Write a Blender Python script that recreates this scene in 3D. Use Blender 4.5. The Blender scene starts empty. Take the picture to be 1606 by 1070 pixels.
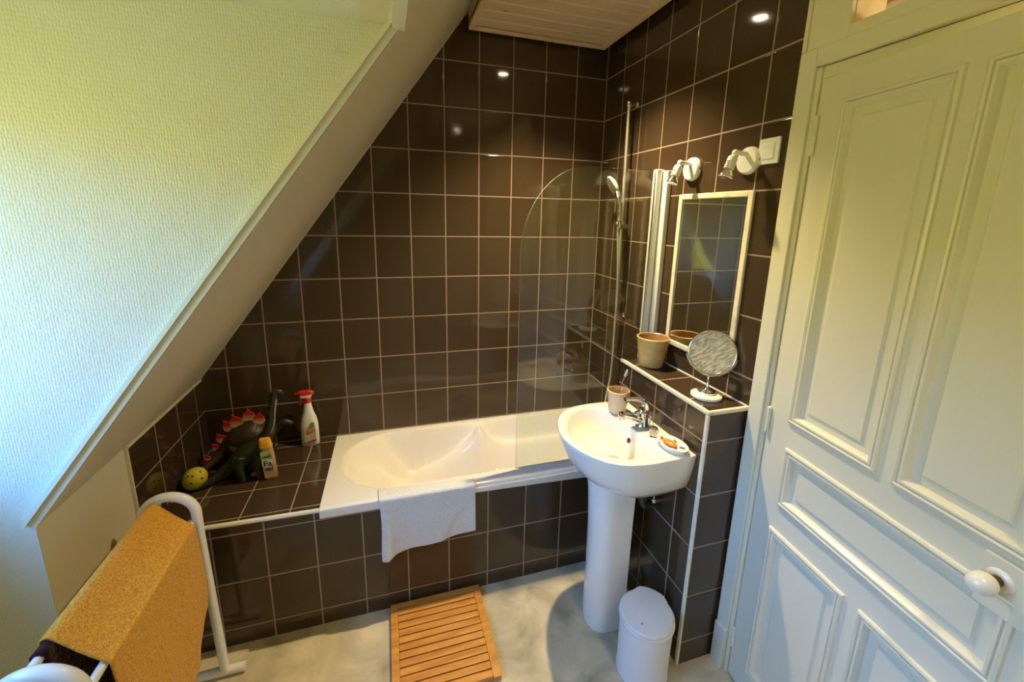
import bpy, bmesh, math, random
from mathutils import Vector, Matrix, noise
random.seed(4)
PI = math.pi
scene = bpy.context.scene
COL = scene.collection

# ------------------------------------------------------------------ camera
CAM_F, CAM_CX, CAM_CY = 650.307, 803.0, 476.142
CAM_R = ((0.957281, -0.288414, 0.020734), (-0.040131, -0.203526, -0.978247), (0.286359, 0.935625, -0.206406))
CAM_C = (-1.344298, -2.497939, 1.918733)
cd = bpy.data.cameras.new('camera'); cam = bpy.data.objects.new('camera', cd); COL.objects.link(cam)
cd.sensor_fit = 'HORIZONTAL'; cd.sensor_width = 36.0
cd.lens = 36.0 * CAM_F / 1606.0
cd.shift_x = (803.0 - CAM_CX) / 1606.0
cd.shift_y = (CAM_CY - 535.0) / 1606.0
cd.clip_start = 0.02
rx, ry, rz = (Vector(r) for r in CAM_R)
cm = Matrix((rx, -ry, -rz)).transposed().to_4x4(); cm.translation = Vector(CAM_C)
cam.matrix_world = cm
scene.camera = cam

# ------------------------------------------------------------------ world: blue sky above sunlit greenery
w = bpy.data.worlds.new('world'); scene.world = w; w.use_nodes = True
nt = w.node_tree; nt.nodes.clear()
tc = nt.nodes.new('ShaderNodeTexCoord'); sx = nt.nodes.new('ShaderNodeSeparateXYZ')
rp = nt.nodes.new('ShaderNodeValToRGB'); bg = nt.nodes.new('ShaderNodeBackground'); wo = nt.nodes.new('ShaderNodeOutputWorld')
mr = nt.nodes.new('ShaderNodeMapRange'); mr.inputs['From Min'].default_value = -1; mr.inputs['From Max'].default_value = 1
nt.links.new(tc.outputs['Generated'], sx.inputs[0]); nt.links.new(sx.outputs['Z'], mr.inputs['Value'])
nt.links.new(mr.outputs[0], rp.inputs[0]); nt.links.new(rp.outputs[0], bg.inputs[0]); nt.links.new(bg.outputs[0], wo.inputs[0])
els = rp.color_ramp.elements
els[0].position = 0.0; els[0].color = (0.11, 0.105, 0.015, 1)
els[1].position = 1.0; els[1].color = (0.10, 0.35, 1.0, 1)
for p_, c_ in ((0.46, (0.22, 0.215, 0.04, 1)), (0.56, (0.24, 0.24, 0.055, 1)), (0.60, (0.12, 0.40, 1.0, 1))):
    e = els.new(p_); e.color = c_
bg.inputs['Strength'].default_value = 18.5

# ------------------------------------------------------------------ lamps of the room
def spot(name, loc, power, size, blend, col=(1.0, 0.79, 0.45), rad=0.022):
    l = bpy.data.lights.new(name, 'SPOT'); l.energy = power; l.color = col
    l.spot_size = math.radians(size); l.spot_blend = blend; l.shadow_soft_size = rad
    o = bpy.data.objects.new(name, l); COL.objects.link(o); o.location = loc
    return o
LAMP1 = (-0.49, -0.63); LAMP2 = (-0.47, -2.75)
WOODZ = 2.90
spot('spotlight_glow', (LAMP1[0], LAMP1[1], WOODZ - 0.012), 200, 108, 1.0)
spot('spotlight_glow', (LAMP2[0], LAMP2[1], WOODZ - 0.012), 46, 98, 1.0)

scene.view_settings.view_transform = 'Standard'
scene.view_settings.look = 'None'
scene.view_settings.gamma = 1.0
scene.view_settings.use_curve_mapping = False
scene.view_settings.exposure = 0.36
scene.cycles.use_denoising = True
scene.cycles.max_bounces = 10
scene.cycles.diffuse_bounces = 5
scene.cycles.glossy_bounces = 5
scene.cycles.transparent_max_bounces = 12
scene.cycles.sample_clamp_indirect = 6.0
scene.cycles.caustics_reflective = False
scene.cycles.caustics_refractive = False

# ================================================================== helpers
def parent_loc(p):
    v = Vector((0, 0, 0))
    while p: v += p.location; p = p.parent
    return v
def obj(name, bm, m, parent=None, smooth=True, origin=None, label=None):
    """links one bmesh (given in world coordinates) as one mesh object"""
    me = bpy.data.meshes.new(name)
    bmesh.ops.recalc_face_normals(bm, faces=bm.faces)
    off = parent_loc(parent)
    org = Vector(origin) if origin is not None else off
    bmesh.ops.translate(bm, verts=bm.verts, vec=-org)
    bm.to_mesh(me); bm.free()
    for p in me.polygons: p.use_smooth = smooth
    if smooth:
        try: me.set_sharp_from_angle(angle=math.radians(38))
        except Exception: pass
    for mm in (m if isinstance(m, (list, tuple)) else [m]): me.materials.append(mm)
    o = bpy.data.objects.new(name, me); COL.objects.link(o)
    if parent: o.parent = parent; o.location = org - off
    else: o.location = org
    if label: o['label'] = label
    return o
def thing(name, label, cat, loc, group=None):
    o = bpy.data.objects.new(name, None); COL.objects.link(o); o.location = loc
    o.empty_display_size = 0.05
    o['label'] = label; o['category'] = cat
    if group: o['group'] = group
    return o
def tag(o, label, cat, group=None):
    o['label'] = label; o['category'] = cat
    if group: o['group'] = group
    return o
def struct(name, bm, m, parent=None, smooth=False):
    o = obj(name, bm, m, parent, smooth)
    if not parent: o['kind'] = 'structure'
    return o
def B(): return bmesh.new()
def box(bm, x0, y0, z0, x1, y1, z1, bev=0.0, seg=2, mi=0):
    x0, x1 = min(x0, x1), max(x0, x1); y0, y1 = min(y0, y1), max(y0, y1); z0, z1 = min(z0, z1), max(z0, z1)
    r = bmesh.ops.create_cube(bm, size=1.0)
    vs = r['verts']
    for v in vs: v.co = Vector(((v.co.x + .5) * (x1 - x0) + x0, (v.co.y + .5) * (y1 - y0) + y0, (v.co.z + .5) * (z1 - z0) + z0))
    fs = {f for v in vs for f in v.link_faces}
    for f in fs: f.material_index = mi
    if bev > 0:
        es = list({e for v in vs for e in v.link_edges})
        bmesh.ops.bevel(bm, geom=es, offset=bev, segments=seg, profile=0.6, affect='EDGES')
    return vs
def rings(bm, rs, closed=True, cap0=True, cap1=True, mi=0):
    """skin a list of equal-length point rings"""
    vr = [[bm.verts.new(p) for p in r] for r in rs]
    n = len(vr[0])
    for a, b in zip(vr, vr[1:]):
        for i in range(n if closed else n - 1):
            j = (i + 1) % n
            f = bm.faces.new((a[i], a[j], b[j], b[i])); f.material_index = mi
    if cap0 and closed: bm.faces.new(vr[0][::-1]).material_index = mi
    if cap1 and closed: bm.faces.new(vr[-1]).material_index = mi
    return vr
def lathe(bm, prof, c, axis=(0, 0, 1), n=32, cap0=True, cap1=True, sx=1.0, sy=1.0, mi=0, ref=None):
    ax = Vector(axis).normalized()
    u = Vector(ref) if ref else (Vector((1, 0, 0)) if abs(ax.x) < .9 else Vector((0, 1, 0)))
    u = (u - ax * u.dot(ax)).normalized(); v = ax.cross(u)
    c = Vector(c)
    rs = [[c + ax * h + u * (r * sx * math.cos(2 * PI * k / n)) + v * (r * sy * math.sin(2 * PI * k / n)) for k in range(n)] for r, h in prof]
    return rings(bm, rs, True, cap0, cap1, mi)
def frames(pts):
    pts = [Vector(p) for p in pts]; out = []
    t = (pts[1] - pts[0]).normalized()
    u = t.cross(Vector((0, 0, 1)))
    if u.length < 1e-3: u = t.cross(Vector((1, 0, 0)))
    u.normalize()
    for i, p in enumerate(pts):
        a = pts[max(i - 1, 0)]; b = pts[min(i + 1, len(pts) - 1)]
        t = (b - a).normalized(); u = (u - t * u.dot(t)).normalized()
        out.append((p, t, u, t.cross(u)))
    return out
def tube(bm, pts, r, n=12, cap=True, flat=1.0, mi=0):
    rr = r if isinstance(r, (list, tuple)) else [r] * len(pts)
    rs = [[p + (u * math.cos(2 * PI * k / n) + v * math.sin(2 * PI * k / n) * flat) * q for k in range(n)] for (p, t, u, v), q in zip(frames(pts), rr)]
    rings(bm, rs, True, cap, cap, mi)
def spline(pts, n=8):
    P = [Vector(p) for p in pts]; P = [P[0] * 2 - P[1]] + P + [P[-1] * 2 - P[-2]]
    out = []
    for i in range(1, len(P) - 2):
        for k in range(n):
            t = k / n
            out.append(0.5 * ((2 * P[i]) + (P[i + 1] - P[i - 1]) * t + (2 * P[i - 1] - 5 * P[i] + 4 * P[i + 1] - P[i + 2]) * t * t + (3 * P[i] - P[i - 1] - 3 * P[i + 1] + P[i + 2]) * t ** 3))
    out.append(P[-2]); return out
def spl1(vals, n=8): return [v.x for v in spline([(q, 0, 0) for q in vals], n)]
def prism(bm, poly, axis, a, b, mi=0):
    """polygon of 2-tuples extruded along x, y or z"""
    def P(p, t):
        return {'x': (t, p[0], p[1]), 'y': (p[0], t, p[1]), 'z': (p[0], p[1], t)}[axis]
    rings(bm, [[P(p, a) for p in poly], [P(p, b) for p in poly]], True, True, True, mi)
def sphere(bm, c, r, seg=20, rg=12, mi=0):
    rr = r if isinstance(r, (list, tuple)) else (r, r, r)
    res = bmesh.ops.create_uvsphere(bm, u_segments=seg, v_segments=rg, radius=1)
    for v in res['verts']: v.co = Vector((v.co.x * rr[0] + c[0], v.co.y * rr[1] + c[1], v.co.z * rr[2] + c[2]))
    for f in {f for v in res['verts'] for f in v.link_faces}: f.material_index = mi
    return res['verts']
def torus(bm, c, R, r, axis, n=32, m=8, mi=0):
    ax = Vector(axis).normalized(); u = ax.orthogonal().normalized(); v = ax.cross(u); c = Vector(c)
    pr = []
    for k in range(n + 1):
        a = 2 * PI * k / n; d = u * math.cos(a) + v * math.sin(a)
        pr.append([c + d * (R + r * math.cos(2 * PI * j / m)) + ax * r * math.sin(2 * PI * j / m) for j in range(m)])
    rings(bm, pr, True, False, False, mi)
    bmesh.ops.remove_doubles(bm, verts=bm.verts, dist=1e-6)
def grid(bm, fn, nu, nv, mi=0):
    vs = [[bm.verts.new(fn(i / nu, j / nv)) for j in range(nv + 1)] for i in range(nu + 1)]
    for i in range(nu):
        for j in range(nv):
            bm.faces.new((vs[i][j], vs[i + 1][j], vs[i + 1][j + 1], vs[i][j + 1])).material_index = mi
    return vs
def sstep(a, b, x):
    t = max(0.0, min(1.0, (x - a) / (b - a))); return t * t * (3 - 2 * t)
def lerp(a, b, t): return a + (b - a) * t
def interp(tab, x):
    if x <= tab[0][0]: return tab[0][1]
    for (a, va), (b, vb) in zip(tab, tab[1:]):
        if x <= b: return va + (vb - va) * (x - a) / (b - a)
    return tab[-1][1]

# ================================================================== materials
def newmat(name):
    m = bpy.data.materials.new(name); m.use_nodes = True
    return m, m.node_tree, m.node_tree.nodes['Principled BSDF']
def mat(name, col, rough=0.5, metal=0.0, spec=0.5, coat=0.0, bump=None, var=None, sheen=0.0, sss=0.0):
    m, nt, bs = newmat(name)
    bs.inputs['Base Color'].default_value = (*col, 1); bs.inputs['Roughness'].default_value = rough
    bs.inputs['Metallic'].default_value = metal; bs.inputs['Specular IOR Level'].default_value = spec
    bs.inputs['Coat Weight'].default_value = coat; bs.inputs['Sheen Weight'].default_value = sheen
    if sss: bs.inputs['Subsurface Weight'].default_value = sss; bs.inputs['Subsurface Scale'].default_value = 0.01
    g = nt.nodes.new('ShaderNodeNewGeometry')
    if var:   # (scale, second colour, lo, hi)
        nz = nt.nodes.new('ShaderNodeTexNoise'); nz.inputs['Scale'].default_value = var[0]; nz.inputs['Detail'].default_value = 5
        mx = nt.nodes.new('ShaderNodeMix'); mx.data_type = 'RGBA'
        mp = nt.nodes.new('ShaderNodeMapRange'); mp.inputs['From Min'].default_value = var[2]; mp.inputs['From Max'].default_value = var[3]
        nt.links.new(g.outputs['Position'], nz.inputs['Vector']); nt.links.new(nz.outputs[0], mp.inputs[0]); nt.links.new(mp.outputs[0], mx.inputs[0])
        mx.inputs[6].default_value = (*col, 1); mx.inputs[7].default_value = (*var[1], 1)
        nt.links.new(mx.outputs[2], bs.inputs['Base Color'])
    if bump:  # (scale, strength, distance)
        nz = nt.nodes.new('ShaderNodeTexNoise'); nz.inputs['Scale'].default_value = bump[0]; nz.inputs['Detail'].default_value = 3
        b = nt.nodes.new('ShaderNodeBump'); b.inputs['Strength'].default_value = bump[1]; b.inputs['Distance'].default_value = bump[2]
        nt.links.new(g.outputs['Position'], nz.inputs['Vector']); nt.links.new(nz.outputs[0], b.inputs['Height']); nt.links.new(b.outputs[0], bs.inputs['Normal'])
    return m
TW, TH = 0.2, 0.239225
def tile_mat(name, ox, oy, oz, pz=TH):
    m, nt, bs = newmat(name); N = nt.nodes.new; L = nt.links.new
    g = N('ShaderNodeNewGeometry'); sp = N('ShaderNodeSeparateXYZ'); L(g.outputs['Position'], sp.inputs[0])
    sn = N('ShaderNodeSeparateXYZ'); L(g.outputs['True Normal'], sn.inputs[0])
    def M(op, a, b=None, c=None):
        n = N('ShaderNodeMath'); n.operation = op
        for i, q in enumerate((a, b, c)):
            if q is None: continue
            if isinstance(q, (int, float)): n.inputs[i].default_value = q
            else: L(q, n.inputs[i])
        return n.outputs[0]
    ds, cells = [], []
    for ax, off, per in (('X', ox, TW), ('Y', oy, TW), ('Z', oz, pz)):
        t = M('DIVIDE', M('SUBTRACT', sp.outputs[ax], off), per)
        fr = M('FRACT', t); cells.append(M('FLOOR', t))
        d = M('MULTIPLY', M('MINIMUM', fr, M('SUBTRACT', 1.0, fr)), per)
        ds.append(M('ADD', d, M('MULTIPLY', M('ROUND', M('ABSOLUTE', sn.outputs[ax])), 9.0)))
    d = M('MINIMUM', M('MINIMUM', ds[0], ds[1]), ds[2])
    gm = N('ShaderNodeMapRange'); gm.inputs['From Min'].default_value = 0.0024; gm.inputs['From Max'].default_value = 0.0036; L(d, gm.inputs[0])
    hm = N('ShaderNodeMapRange'); hm.interpolation_type = 'SMOOTHSTEP'; hm.inputs['From Min'].default_value = 0.002; hm.inputs['From Max'].default_value = 0.0075; L(d, hm.inputs[0])
    cx_ = N('ShaderNodeCombineXYZ'); [L(c, cx_.inputs[i]) for i, c in enumerate(cells)]
    wn = N('ShaderNodeTexWhiteNoise'); L(cx_.outputs[0], wn.inputs['Vector'])
    cv = N('ShaderNodeMix'); cv.data_type = 'RGBA'; L(wn.outputs['Value'], cv.inputs[0])
    cv.inputs[6].default_value = (0.052, 0.032, 0.017, 1); cv.inputs[7].default_value = (0.066, 0.042, 0.023, 1)
    mx = N('ShaderNodeMix'); mx.data_type = 'RGBA'; L(gm.outputs[0], mx.inputs[0])
    mx.inputs[6].default_value = (0.33, 0.25, 0.18, 1); L(cv.outputs[2], mx.inputs[7])
    L(mx.outputs[2], bs.inputs['Base Color'])
    rr = N('ShaderNodeMapRange'); rr.inputs['To Min'].default_value = 0.55; rr.inputs['To Max'].default_value = 0.07; L(gm.outputs[0], rr.inputs[0])
    L(rr.outputs[0], bs.inputs['Roughness'])
    # gentle waviness of the glaze plus rounded tile edges
    nz = N('ShaderNodeTexNoise'); nz.inputs['Scale'].default_value = 5.0; nz.inputs['Detail'].default_value = 1.0; L(g.outputs['Position'], nz.inputs['Vector'])
    b1 = N('ShaderNodeBump'); b1.inputs['Strength'].default_value = 0.25; b1.inputs['Distance'].default_value = 0.004; L(nz.outputs[0], b1.inputs['Height'])
    b2 = N('ShaderNodeBump'); b2.inputs['Strength'].default_value = 0.8; b2.inputs['Distance'].default_value = 0.0016; L(hm.outputs[0], b2.inputs['Height']); L(b1.outputs[0], b2.inputs['Normal'])
    L(b2.outputs[0], bs.inputs['Normal'])
    bs.inputs['Specular IOR Level'].default_value = 0.5
    return m
ROWA = 2.74886
T_back = tile_mat('brown tile back', 0.0, 0.5, ROWA)
T_right = tile_mat('brown tile right', 0.5, -0.00446, ROWA)
T_left = tile_mat('brown tile left', 0.5, -0.086, ROWA)
T_front = tile_mat('brown tile bath front', -0.0993, 0.5, 0.56331)
T_deck = tile_mat('brown tile deck', 0.0035, -0.0666, 0.56331)
T_pony = tile_mat('brown tile low wall', 0.0, 0.0, 1.07399)

M_paint = mat('cream white paint', (0.70, 0.64, 0.46), 0.45, bump=(14, 0.15, 0.002))
M_gloss = mat('cream gloss paint', (0.74, 0.70, 0.54), 0.28, bump=(30, 0.12, 0.001))
M_casing = mat('cream gloss trim paint', (0.76, 0.73, 0.57), 0.26)
def weave_mat():
    m, nt, bs = newmat('woven glassfibre wallpaper'); N = nt.nodes.new; L = nt.links.new
    g = N('ShaderNodeNewGeometry'); mp = N('ShaderNodeMapping'); L(g.outputs['Position'], mp.inputs[0]); mp.inputs['Scale'].default_value = (150, 150, 95)
    vo = N('ShaderNodeTexVoronoi'); vo.inputs['Scale'].default_value = 1.0; vo.inputs['Randomness'].default_value = 0.35; L(mp.outputs[0], vo.inputs['Vector'])
    nz = N('ShaderNodeTexNoise'); nz.inputs['Scale'].default_value = 9; L(g.outputs['Position'], nz.inputs['Vector'])
    b0 = N('ShaderNodeBump'); b0.inputs['Strength'].default_value = 0.3; b0.inputs['Distance'].default_value = 0.01; L(nz.outputs[0], b0.inputs['Height'])
    b = N('ShaderNodeBump'); b.invert = True; b.inputs['Strength'].default_value = 0.9; b.inputs['Distance'].default_value = 0.0016
    L(vo.outputs['Distance'], b.inputs['Height']); L(b0.outputs[0], b.inputs['Normal']); L(b.outputs[0], bs.inputs['Normal'])
    bs.inputs['Base Color'].default_value = (0.72, 0.70, 0.58, 1); bs.inputs['Roughness'].default_value = 0.5
    return m
M_weave = weave_mat()
def floor_mat():
    m, nt, bs = newmat('mottled beige floor'); N = nt.nodes.new; L = nt.links.new
    g = N('ShaderNodeNewGeometry')
    n1 = N('ShaderNodeTexNoise'); n1.inputs['Scale'].default_value = 5; n1.inputs['Detail'].default_value = 8; n1.inputs['Distortion'].default_value = 0.8; L(g.outputs['Position'], n1.inputs['Vector'])
    r = N('ShaderNodeValToRGB'); L(n1.outputs[0], r.inputs[0])
    r.color_ramp.elements[0].position = .3; r.color_ramp.elements[0].color = (0.36, 0.31, 0.20, 1)
    r.color_ramp.elements[1].position = .68; r.color_ramp.elements[1].color = (0.74, 0.64, 0.43, 1)
    L(r.outputs[0], bs.inputs['Base Color']); bs.inputs['Roughness'].default_value = 0.55; bs.inputs['Specular IOR Level'].default_value = 0.3
    n2 = N('ShaderNodeTexNoise'); n2.inputs['Scale'].default_value = 60; L(g.outputs['Position'], n2.inputs['Vector'])
    b = N('ShaderNodeBump'); b.inputs['Strength'].default_value = 0.2; b.inputs['Distance'].default_value = 0.002; L(n2.outputs[0], b.inputs['Height']); L(b.outputs[0], bs.inputs['Normal'])
    return m
M_floor = floor_mat()
def wood_mat(name, c0, c1, sc, rough=0.4, knots=None):
    m, nt, bs = newmat(name); N = nt.nodes.new; L = nt.links.new
    g = N('ShaderNodeNewGeometry'); mp = N('ShaderNodeMapping'); L(g.outputs['Position'], mp.inputs[0]); mp.inputs['Scale'].default_value = sc
    oi = N('ShaderNodeObjectInfo')
    n1 = N('ShaderNodeTexNoise'); n1.noise_dimensions = '4D'; n1.inputs['Scale'].default_value = 1; n1.inputs['Detail'].default_value = 5; n1.inputs['Distortion'].default_value = .6
    L(mp.outputs[0], n1.inputs['Vector']); mm = N('ShaderNodeMath'); mm.operation = 'MULTIPLY'; mm.inputs[1].default_value = 30; L(oi.outputs['Random'], mm.inputs[0]); L(mm.outputs[0], n1.inputs['W'])
    r = N('ShaderNodeValToRGB'); L(n1.outputs[0], r.inputs[0]); r.color_ramp.elements[0].position = .32; r.color_ramp.elements[1].position = .7
    r.color_ramp.elements[0].color = (*c0, 1); r.color_ramp.elements[1].color = (*c1, 1)
    out = r.outputs[0]
    if knots:
        m2 = N('ShaderNodeMapping'); L(g.outputs['Position'], m2.inputs[0]); m2.inputs['Scale'].default_value = knots
        vo = N('ShaderNodeTexVoronoi'); vo.inputs['Scale'].default_value = 1; L(m2.outputs[0], vo.inputs['Vector'])
        k = N('ShaderNodeMapRange'); k.inputs['From Min'].default_value = 0.05; k.inputs['From Max'].default_value = 0.10; L(vo.outputs['Distance'], k.inputs[0])
        mx = N('ShaderNodeMix'); mx.data_type = 'RGBA'; L(k.outputs[0], mx.inputs[0]); mx.inputs[6].default_value = (0.22, 0.10, 0.04, 1); L(out, mx.inputs[7]); out = mx.outputs[2]
    L(out, bs.inputs['Base Color']); bs.inputs['Roughness'].default_value = rough
    return m
M_pine = wood_mat('whitewashed pine', (0.80, 0.62, 0.42), (0.90, 0.76, 0.56), (3, 40, 40), 0.5, knots=(4.5, 9, 9))
M_teak = wood_mat('oiled orange wood', (0.50, 0.18, 0.025), (0.74, 0.34, 0.06), (6, 45, 45), 0.38)
M_ceramic = mat('white glazed ceramic', (0.86, 0.83, 0.74), 0.10, coat=0.3)
M_acrylic = mat('white tub acrylic', (0.84, 0.80, 0.72), 0.16, coat=0.2)
M_plastic = mat('white plastic', (0.80, 0.80, 0.78), 0.3)
M_enamel = mat('white enamel tube', (0.82, 0.81, 0.76), 0.25, coat=0.3)
M_chrome = mat('chrome', (0.80, 0.79, 0.77), 0.09, metal=1.0)
M_satin = mat('satin chrome', (0.86, 0.83, 0.76), 0.32, metal=0.85)
M_alu = mat('white lacquered aluminium', (0.76, 0.76, 0.72), 0.35)
M_dark = mat('dark openings and screws', (0.02, 0.02, 0.02), 0.5)  # screw heads, and the shade inside slots and holes painted as solid pieces
M_grey = mat('grey screw and mark', (0.25, 0.25, 0.24), 0.5)  # plain grey for the rack screws and the mark on the bin lid
M_trimw = mat('cream ceramic edge strip', (0.80, 0.74, 0.58), 0.22, var=(18, (0.62, 0.52, 0.36), 0.55, 0.8))
M_clay = mat('ochre glazed pottery', (0.66, 0.48, 0.20), 0.22, coat=0.3, var=(16, (0.50, 0.34, 0.14), 0.4, 0.7))
M_clayin = mat('brown pottery glaze', (0.42, 0.25, 0.08), 0.25)
M_claydot = mat('rust brown pottery dots', (0.26, 0.09, 0.03), 0.4)
M_pink = mat('pale beige glazed pottery', (0.70, 0.56, 0.38), 0.22, coat=0.3)
M_soap = mat('amber soap', (0.75, 0.27, 0.03), 0.3, sss=0.2)
M_blue = mat('blue glaze paint', (0.12, 0.14, 0.42), 0.3)
M_green = mat('grey green glaze paint', (0.22, 0.28, 0.24), 0.3)
M_brownp = mat('brown glaze paint', (0.24, 0.14, 0.07), 0.3)
M_yellowtowel = None
def terry(name, c0, c1, sc=150, st=1.0):
    m, nt, bs = newmat(name); N = nt.nodes.new; L = nt.links.new
    g = N('ShaderNodeNewGeometry')
    n1 = N('ShaderNodeTexNoise'); n1.inputs['Scale'].default_value = sc; n1.inputs['Detail'].default_value = 3; L(g.outputs['Position'], n1.inputs['Vector'])
    n3 = N('ShaderNodeTexNoise'); n3.inputs['Scale'].default_value = sc * .3; L(g.outputs['Position'], n3.inputs['Vector'])
    ad = N('ShaderNodeMath'); ad.operation = 'ADD'; L(n1.outputs[0], ad.inputs[0]); L(n3.outputs[0], ad.inputs[1])
    b = N('ShaderNodeBump'); b.inputs['Strength'].default_value = st; b.inputs['Distance'].default_value = 0.006; L(ad.outputs[0], b.inputs['Height']); L(b.outputs[0], bs.inputs['Normal'])
    r = N('ShaderNodeMapRange'); r.inputs['From Min'].default_value = .35; r.inputs['From Max'].default_value = .65; L(n1.outputs[0], r.inputs[0])
    mx = N('ShaderNodeMix'); mx.data_type = 'RGBA'; L(r.outputs[0], mx.inputs[0]); mx.inputs[6].default_value = (*c0, 1); mx.inputs[7].default_value = (*c1, 1)
    L(mx.outputs[2], bs.inputs['Base Color']); bs.inputs['Roughness'].default_value = 0.95; bs.inputs['Sheen Weight'].default_value = 0.15; bs.inputs['Specular IOR Level'].default_value = 0.1
    return m
M_towely = terry('mustard terry cloth', (0.64, 0.27, 0.02), (0.86, 0.46, 0.06), 190)
M_towelw = terry('white terry cloth', (0.68, 0.67, 0.62), (0.78, 0.77, 0.72), 170, 0.5)
M_towelr = terry('dark maroon terry cloth', (0.022, 0.002, 0.002), (0.035, 0.004, 0.004), 130)
def emis(name, col, st):
    m, nt, bs = newmat(name); bs.inputs['Emission Color'].default_value = (*col, 1); bs.inputs['Emission Strength'].default_value = st
    bs.inputs['Base Color'].default_value = (*col, 1); return m
M_bulb = emis('lit halogen bulb', (1.0, 0.80, 0.5), 60)
def glass_mat(name, tint, refl=1.0, ior=1.5, rough=0.0):
    m = bpy.data.materials.new(name); m.use_nodes = True; nt = m.node_tree; nt.nodes.clear(); N = nt.nodes.new; L = nt.links.new
    g = N('ShaderNodeNewGeometry'); dt = N('ShaderNodeVectorMath'); dt.operation = 'DOT_PRODUCT'; L(g.outputs['Incoming'], dt.inputs[0]); L(g.outputs['Normal'], dt.inputs[1])
    def MM(op, a, b=None):
        n = N('ShaderNodeMath'); n.operation = op
        for i, q in enumerate((a, b)):
            if q is None: continue
            if isinstance(q, (int, float)): n.inputs[i].default_value = q
            else: L(q, n.inputs[i])
        return n
    fr = MM('MULTIPLY_ADD', MM('POWER', MM('SUBTRACT', 1.0, MM('ABSOLUTE', dt.outputs['Value']).outputs[0]).outputs[0], 5.0).outputs[0], 0.96); fr.inputs[2].default_value = 0.04
    tr = N('ShaderNodeBsdfTransparent'); tr.inputs[0].default_value = (*tint, 1)
    gl = N('ShaderNodeBsdfGlossy'); gl.inputs['Roughness'].default_value = rough; gl.inputs[0].default_value = (refl, refl, refl, 1)
    mx = N('ShaderNodeMixShader'); out = N('ShaderNodeOutputMaterial')
    L(fr.outputs[0], mx.inputs[0]); L(tr.outputs[0], mx.inputs[1]); L(gl.outputs[0], mx.inputs[2]); L(mx.outputs[0], out.inputs[0])
    return m
M_screen = glass_mat('clear screen glass', (0.93, 0.955, 0.91))
M_screenedge = mat('polished glass edge', (0.45, 0.55, 0.48), 0.1)
M_pane = glass_mat('window glass', (0.96, 0.97, 0.96))
M_mirror = mat('silvered mirror', (0.84, 0.87, 0.82), 0.015, metal=1.0)
def streaked_mirror():
    m, nt, bs = newmat('streaked magnifying mirror'); N = nt.nodes.new; L = nt.links.new
    g = N('ShaderNodeNewGeometry'); cb = N('ShaderNodeCombineXYZ')
    for i, v in enumerate(((0.67 * 26, -0.38 * 26, 0.64 * 26), (-0.56 * 120, 0.31 * 120, 0.77 * 120))):
        d = N('ShaderNodeVectorMath'); d.operation = 'DOT_PRODUCT'; d.inputs[1].default_value = v; L(g.outputs['Position'], d.inputs[0]); L(d.outputs['Value'], cb.inputs[i])
    nz = N('ShaderNodeTexNoise'); nz.inputs['Scale'].default_value = 1.0; nz.inputs['Detail'].default_value = 6; nz.inputs['Roughness'].default_value = 0.65; L(cb.outputs[0], nz.inputs['Vector'])
    r = N('ShaderNodeMapRange'); r.inputs['From Min'].default_value = .4; r.inputs['From Max'].default_value = .62; L(nz.outputs[0], r.inputs[0])
    mx = N('ShaderNodeMix'); mx.data_type = 'RGBA'; L(r.outputs[0], mx.inputs[0]); mx.inputs[6].default_value = (0.62, 0.52, 0.32, 1); mx.inputs[7].default_value = (0.95, 0.90, 0.70, 1)  # colour streaked diagonally between ochre and pale cream
    L(mx.outputs[2], bs.inputs['Base Color']); bs.inputs['Metallic'].default_value = 0.35
    r2 = N('ShaderNodeMapRange'); r2.inputs['From Min'].default_value = .35; r2.inputs['From Max'].default_value = .7; r2.inputs['To Min'].default_value = .12; r2.inputs['To Max'].default_value = .5
    L(nz.outputs[0], r2.inputs[0]); L(r2.outputs[0], bs.inputs['Roughness'])
    return m
M_streaked = streaked_mirror()

# ================================================================== the room
TOPZ = 3.06
SL = 1.353; KX = -2.3305; KZ = 1.0224
def slx(z): return KX + (z - KZ) / SL
HZ = 2.4486
YC = -1.12; YC2 = -2.62; YR = -3.7; WX = -2.62
H = 0.12
WH = 0.30
bm = B(); box(bm, WX - H, YR - H, -0.1, 1.5, H, 0.0); struct('floor', bm, M_floor)
bm = B(); box(bm, KX - H, 0, 0, H, H, TOPZ + .1); struct('wall_back', bm, T_back)
# right wall: the tiled stretch, then the plain stretch round the door
bm = B(); box(bm, 0, 0, 0, H, -1.331, TOPZ + .1); struct('wall_right', bm, T_right)
bm = B()
box(bm, 0.004, -1.331, 0, H, -1.41, TOPZ); box(bm, 0.004, -2.235, 0, H, YR, TOPZ)
box(bm, 0.004, -1.41, 2.40, H, -2.235, 2.49); box(bm, 0.004, -1.41, 2.80, H, -2.235, TOPZ)
box(bm, 0.004, -1.41, 2.49, H, -1.478, 2.80); box(bm, 0.004, -2.17, 2.49, H, -2.235, 2.80)
struct('wall_door_side', bm, M_paint)
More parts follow.
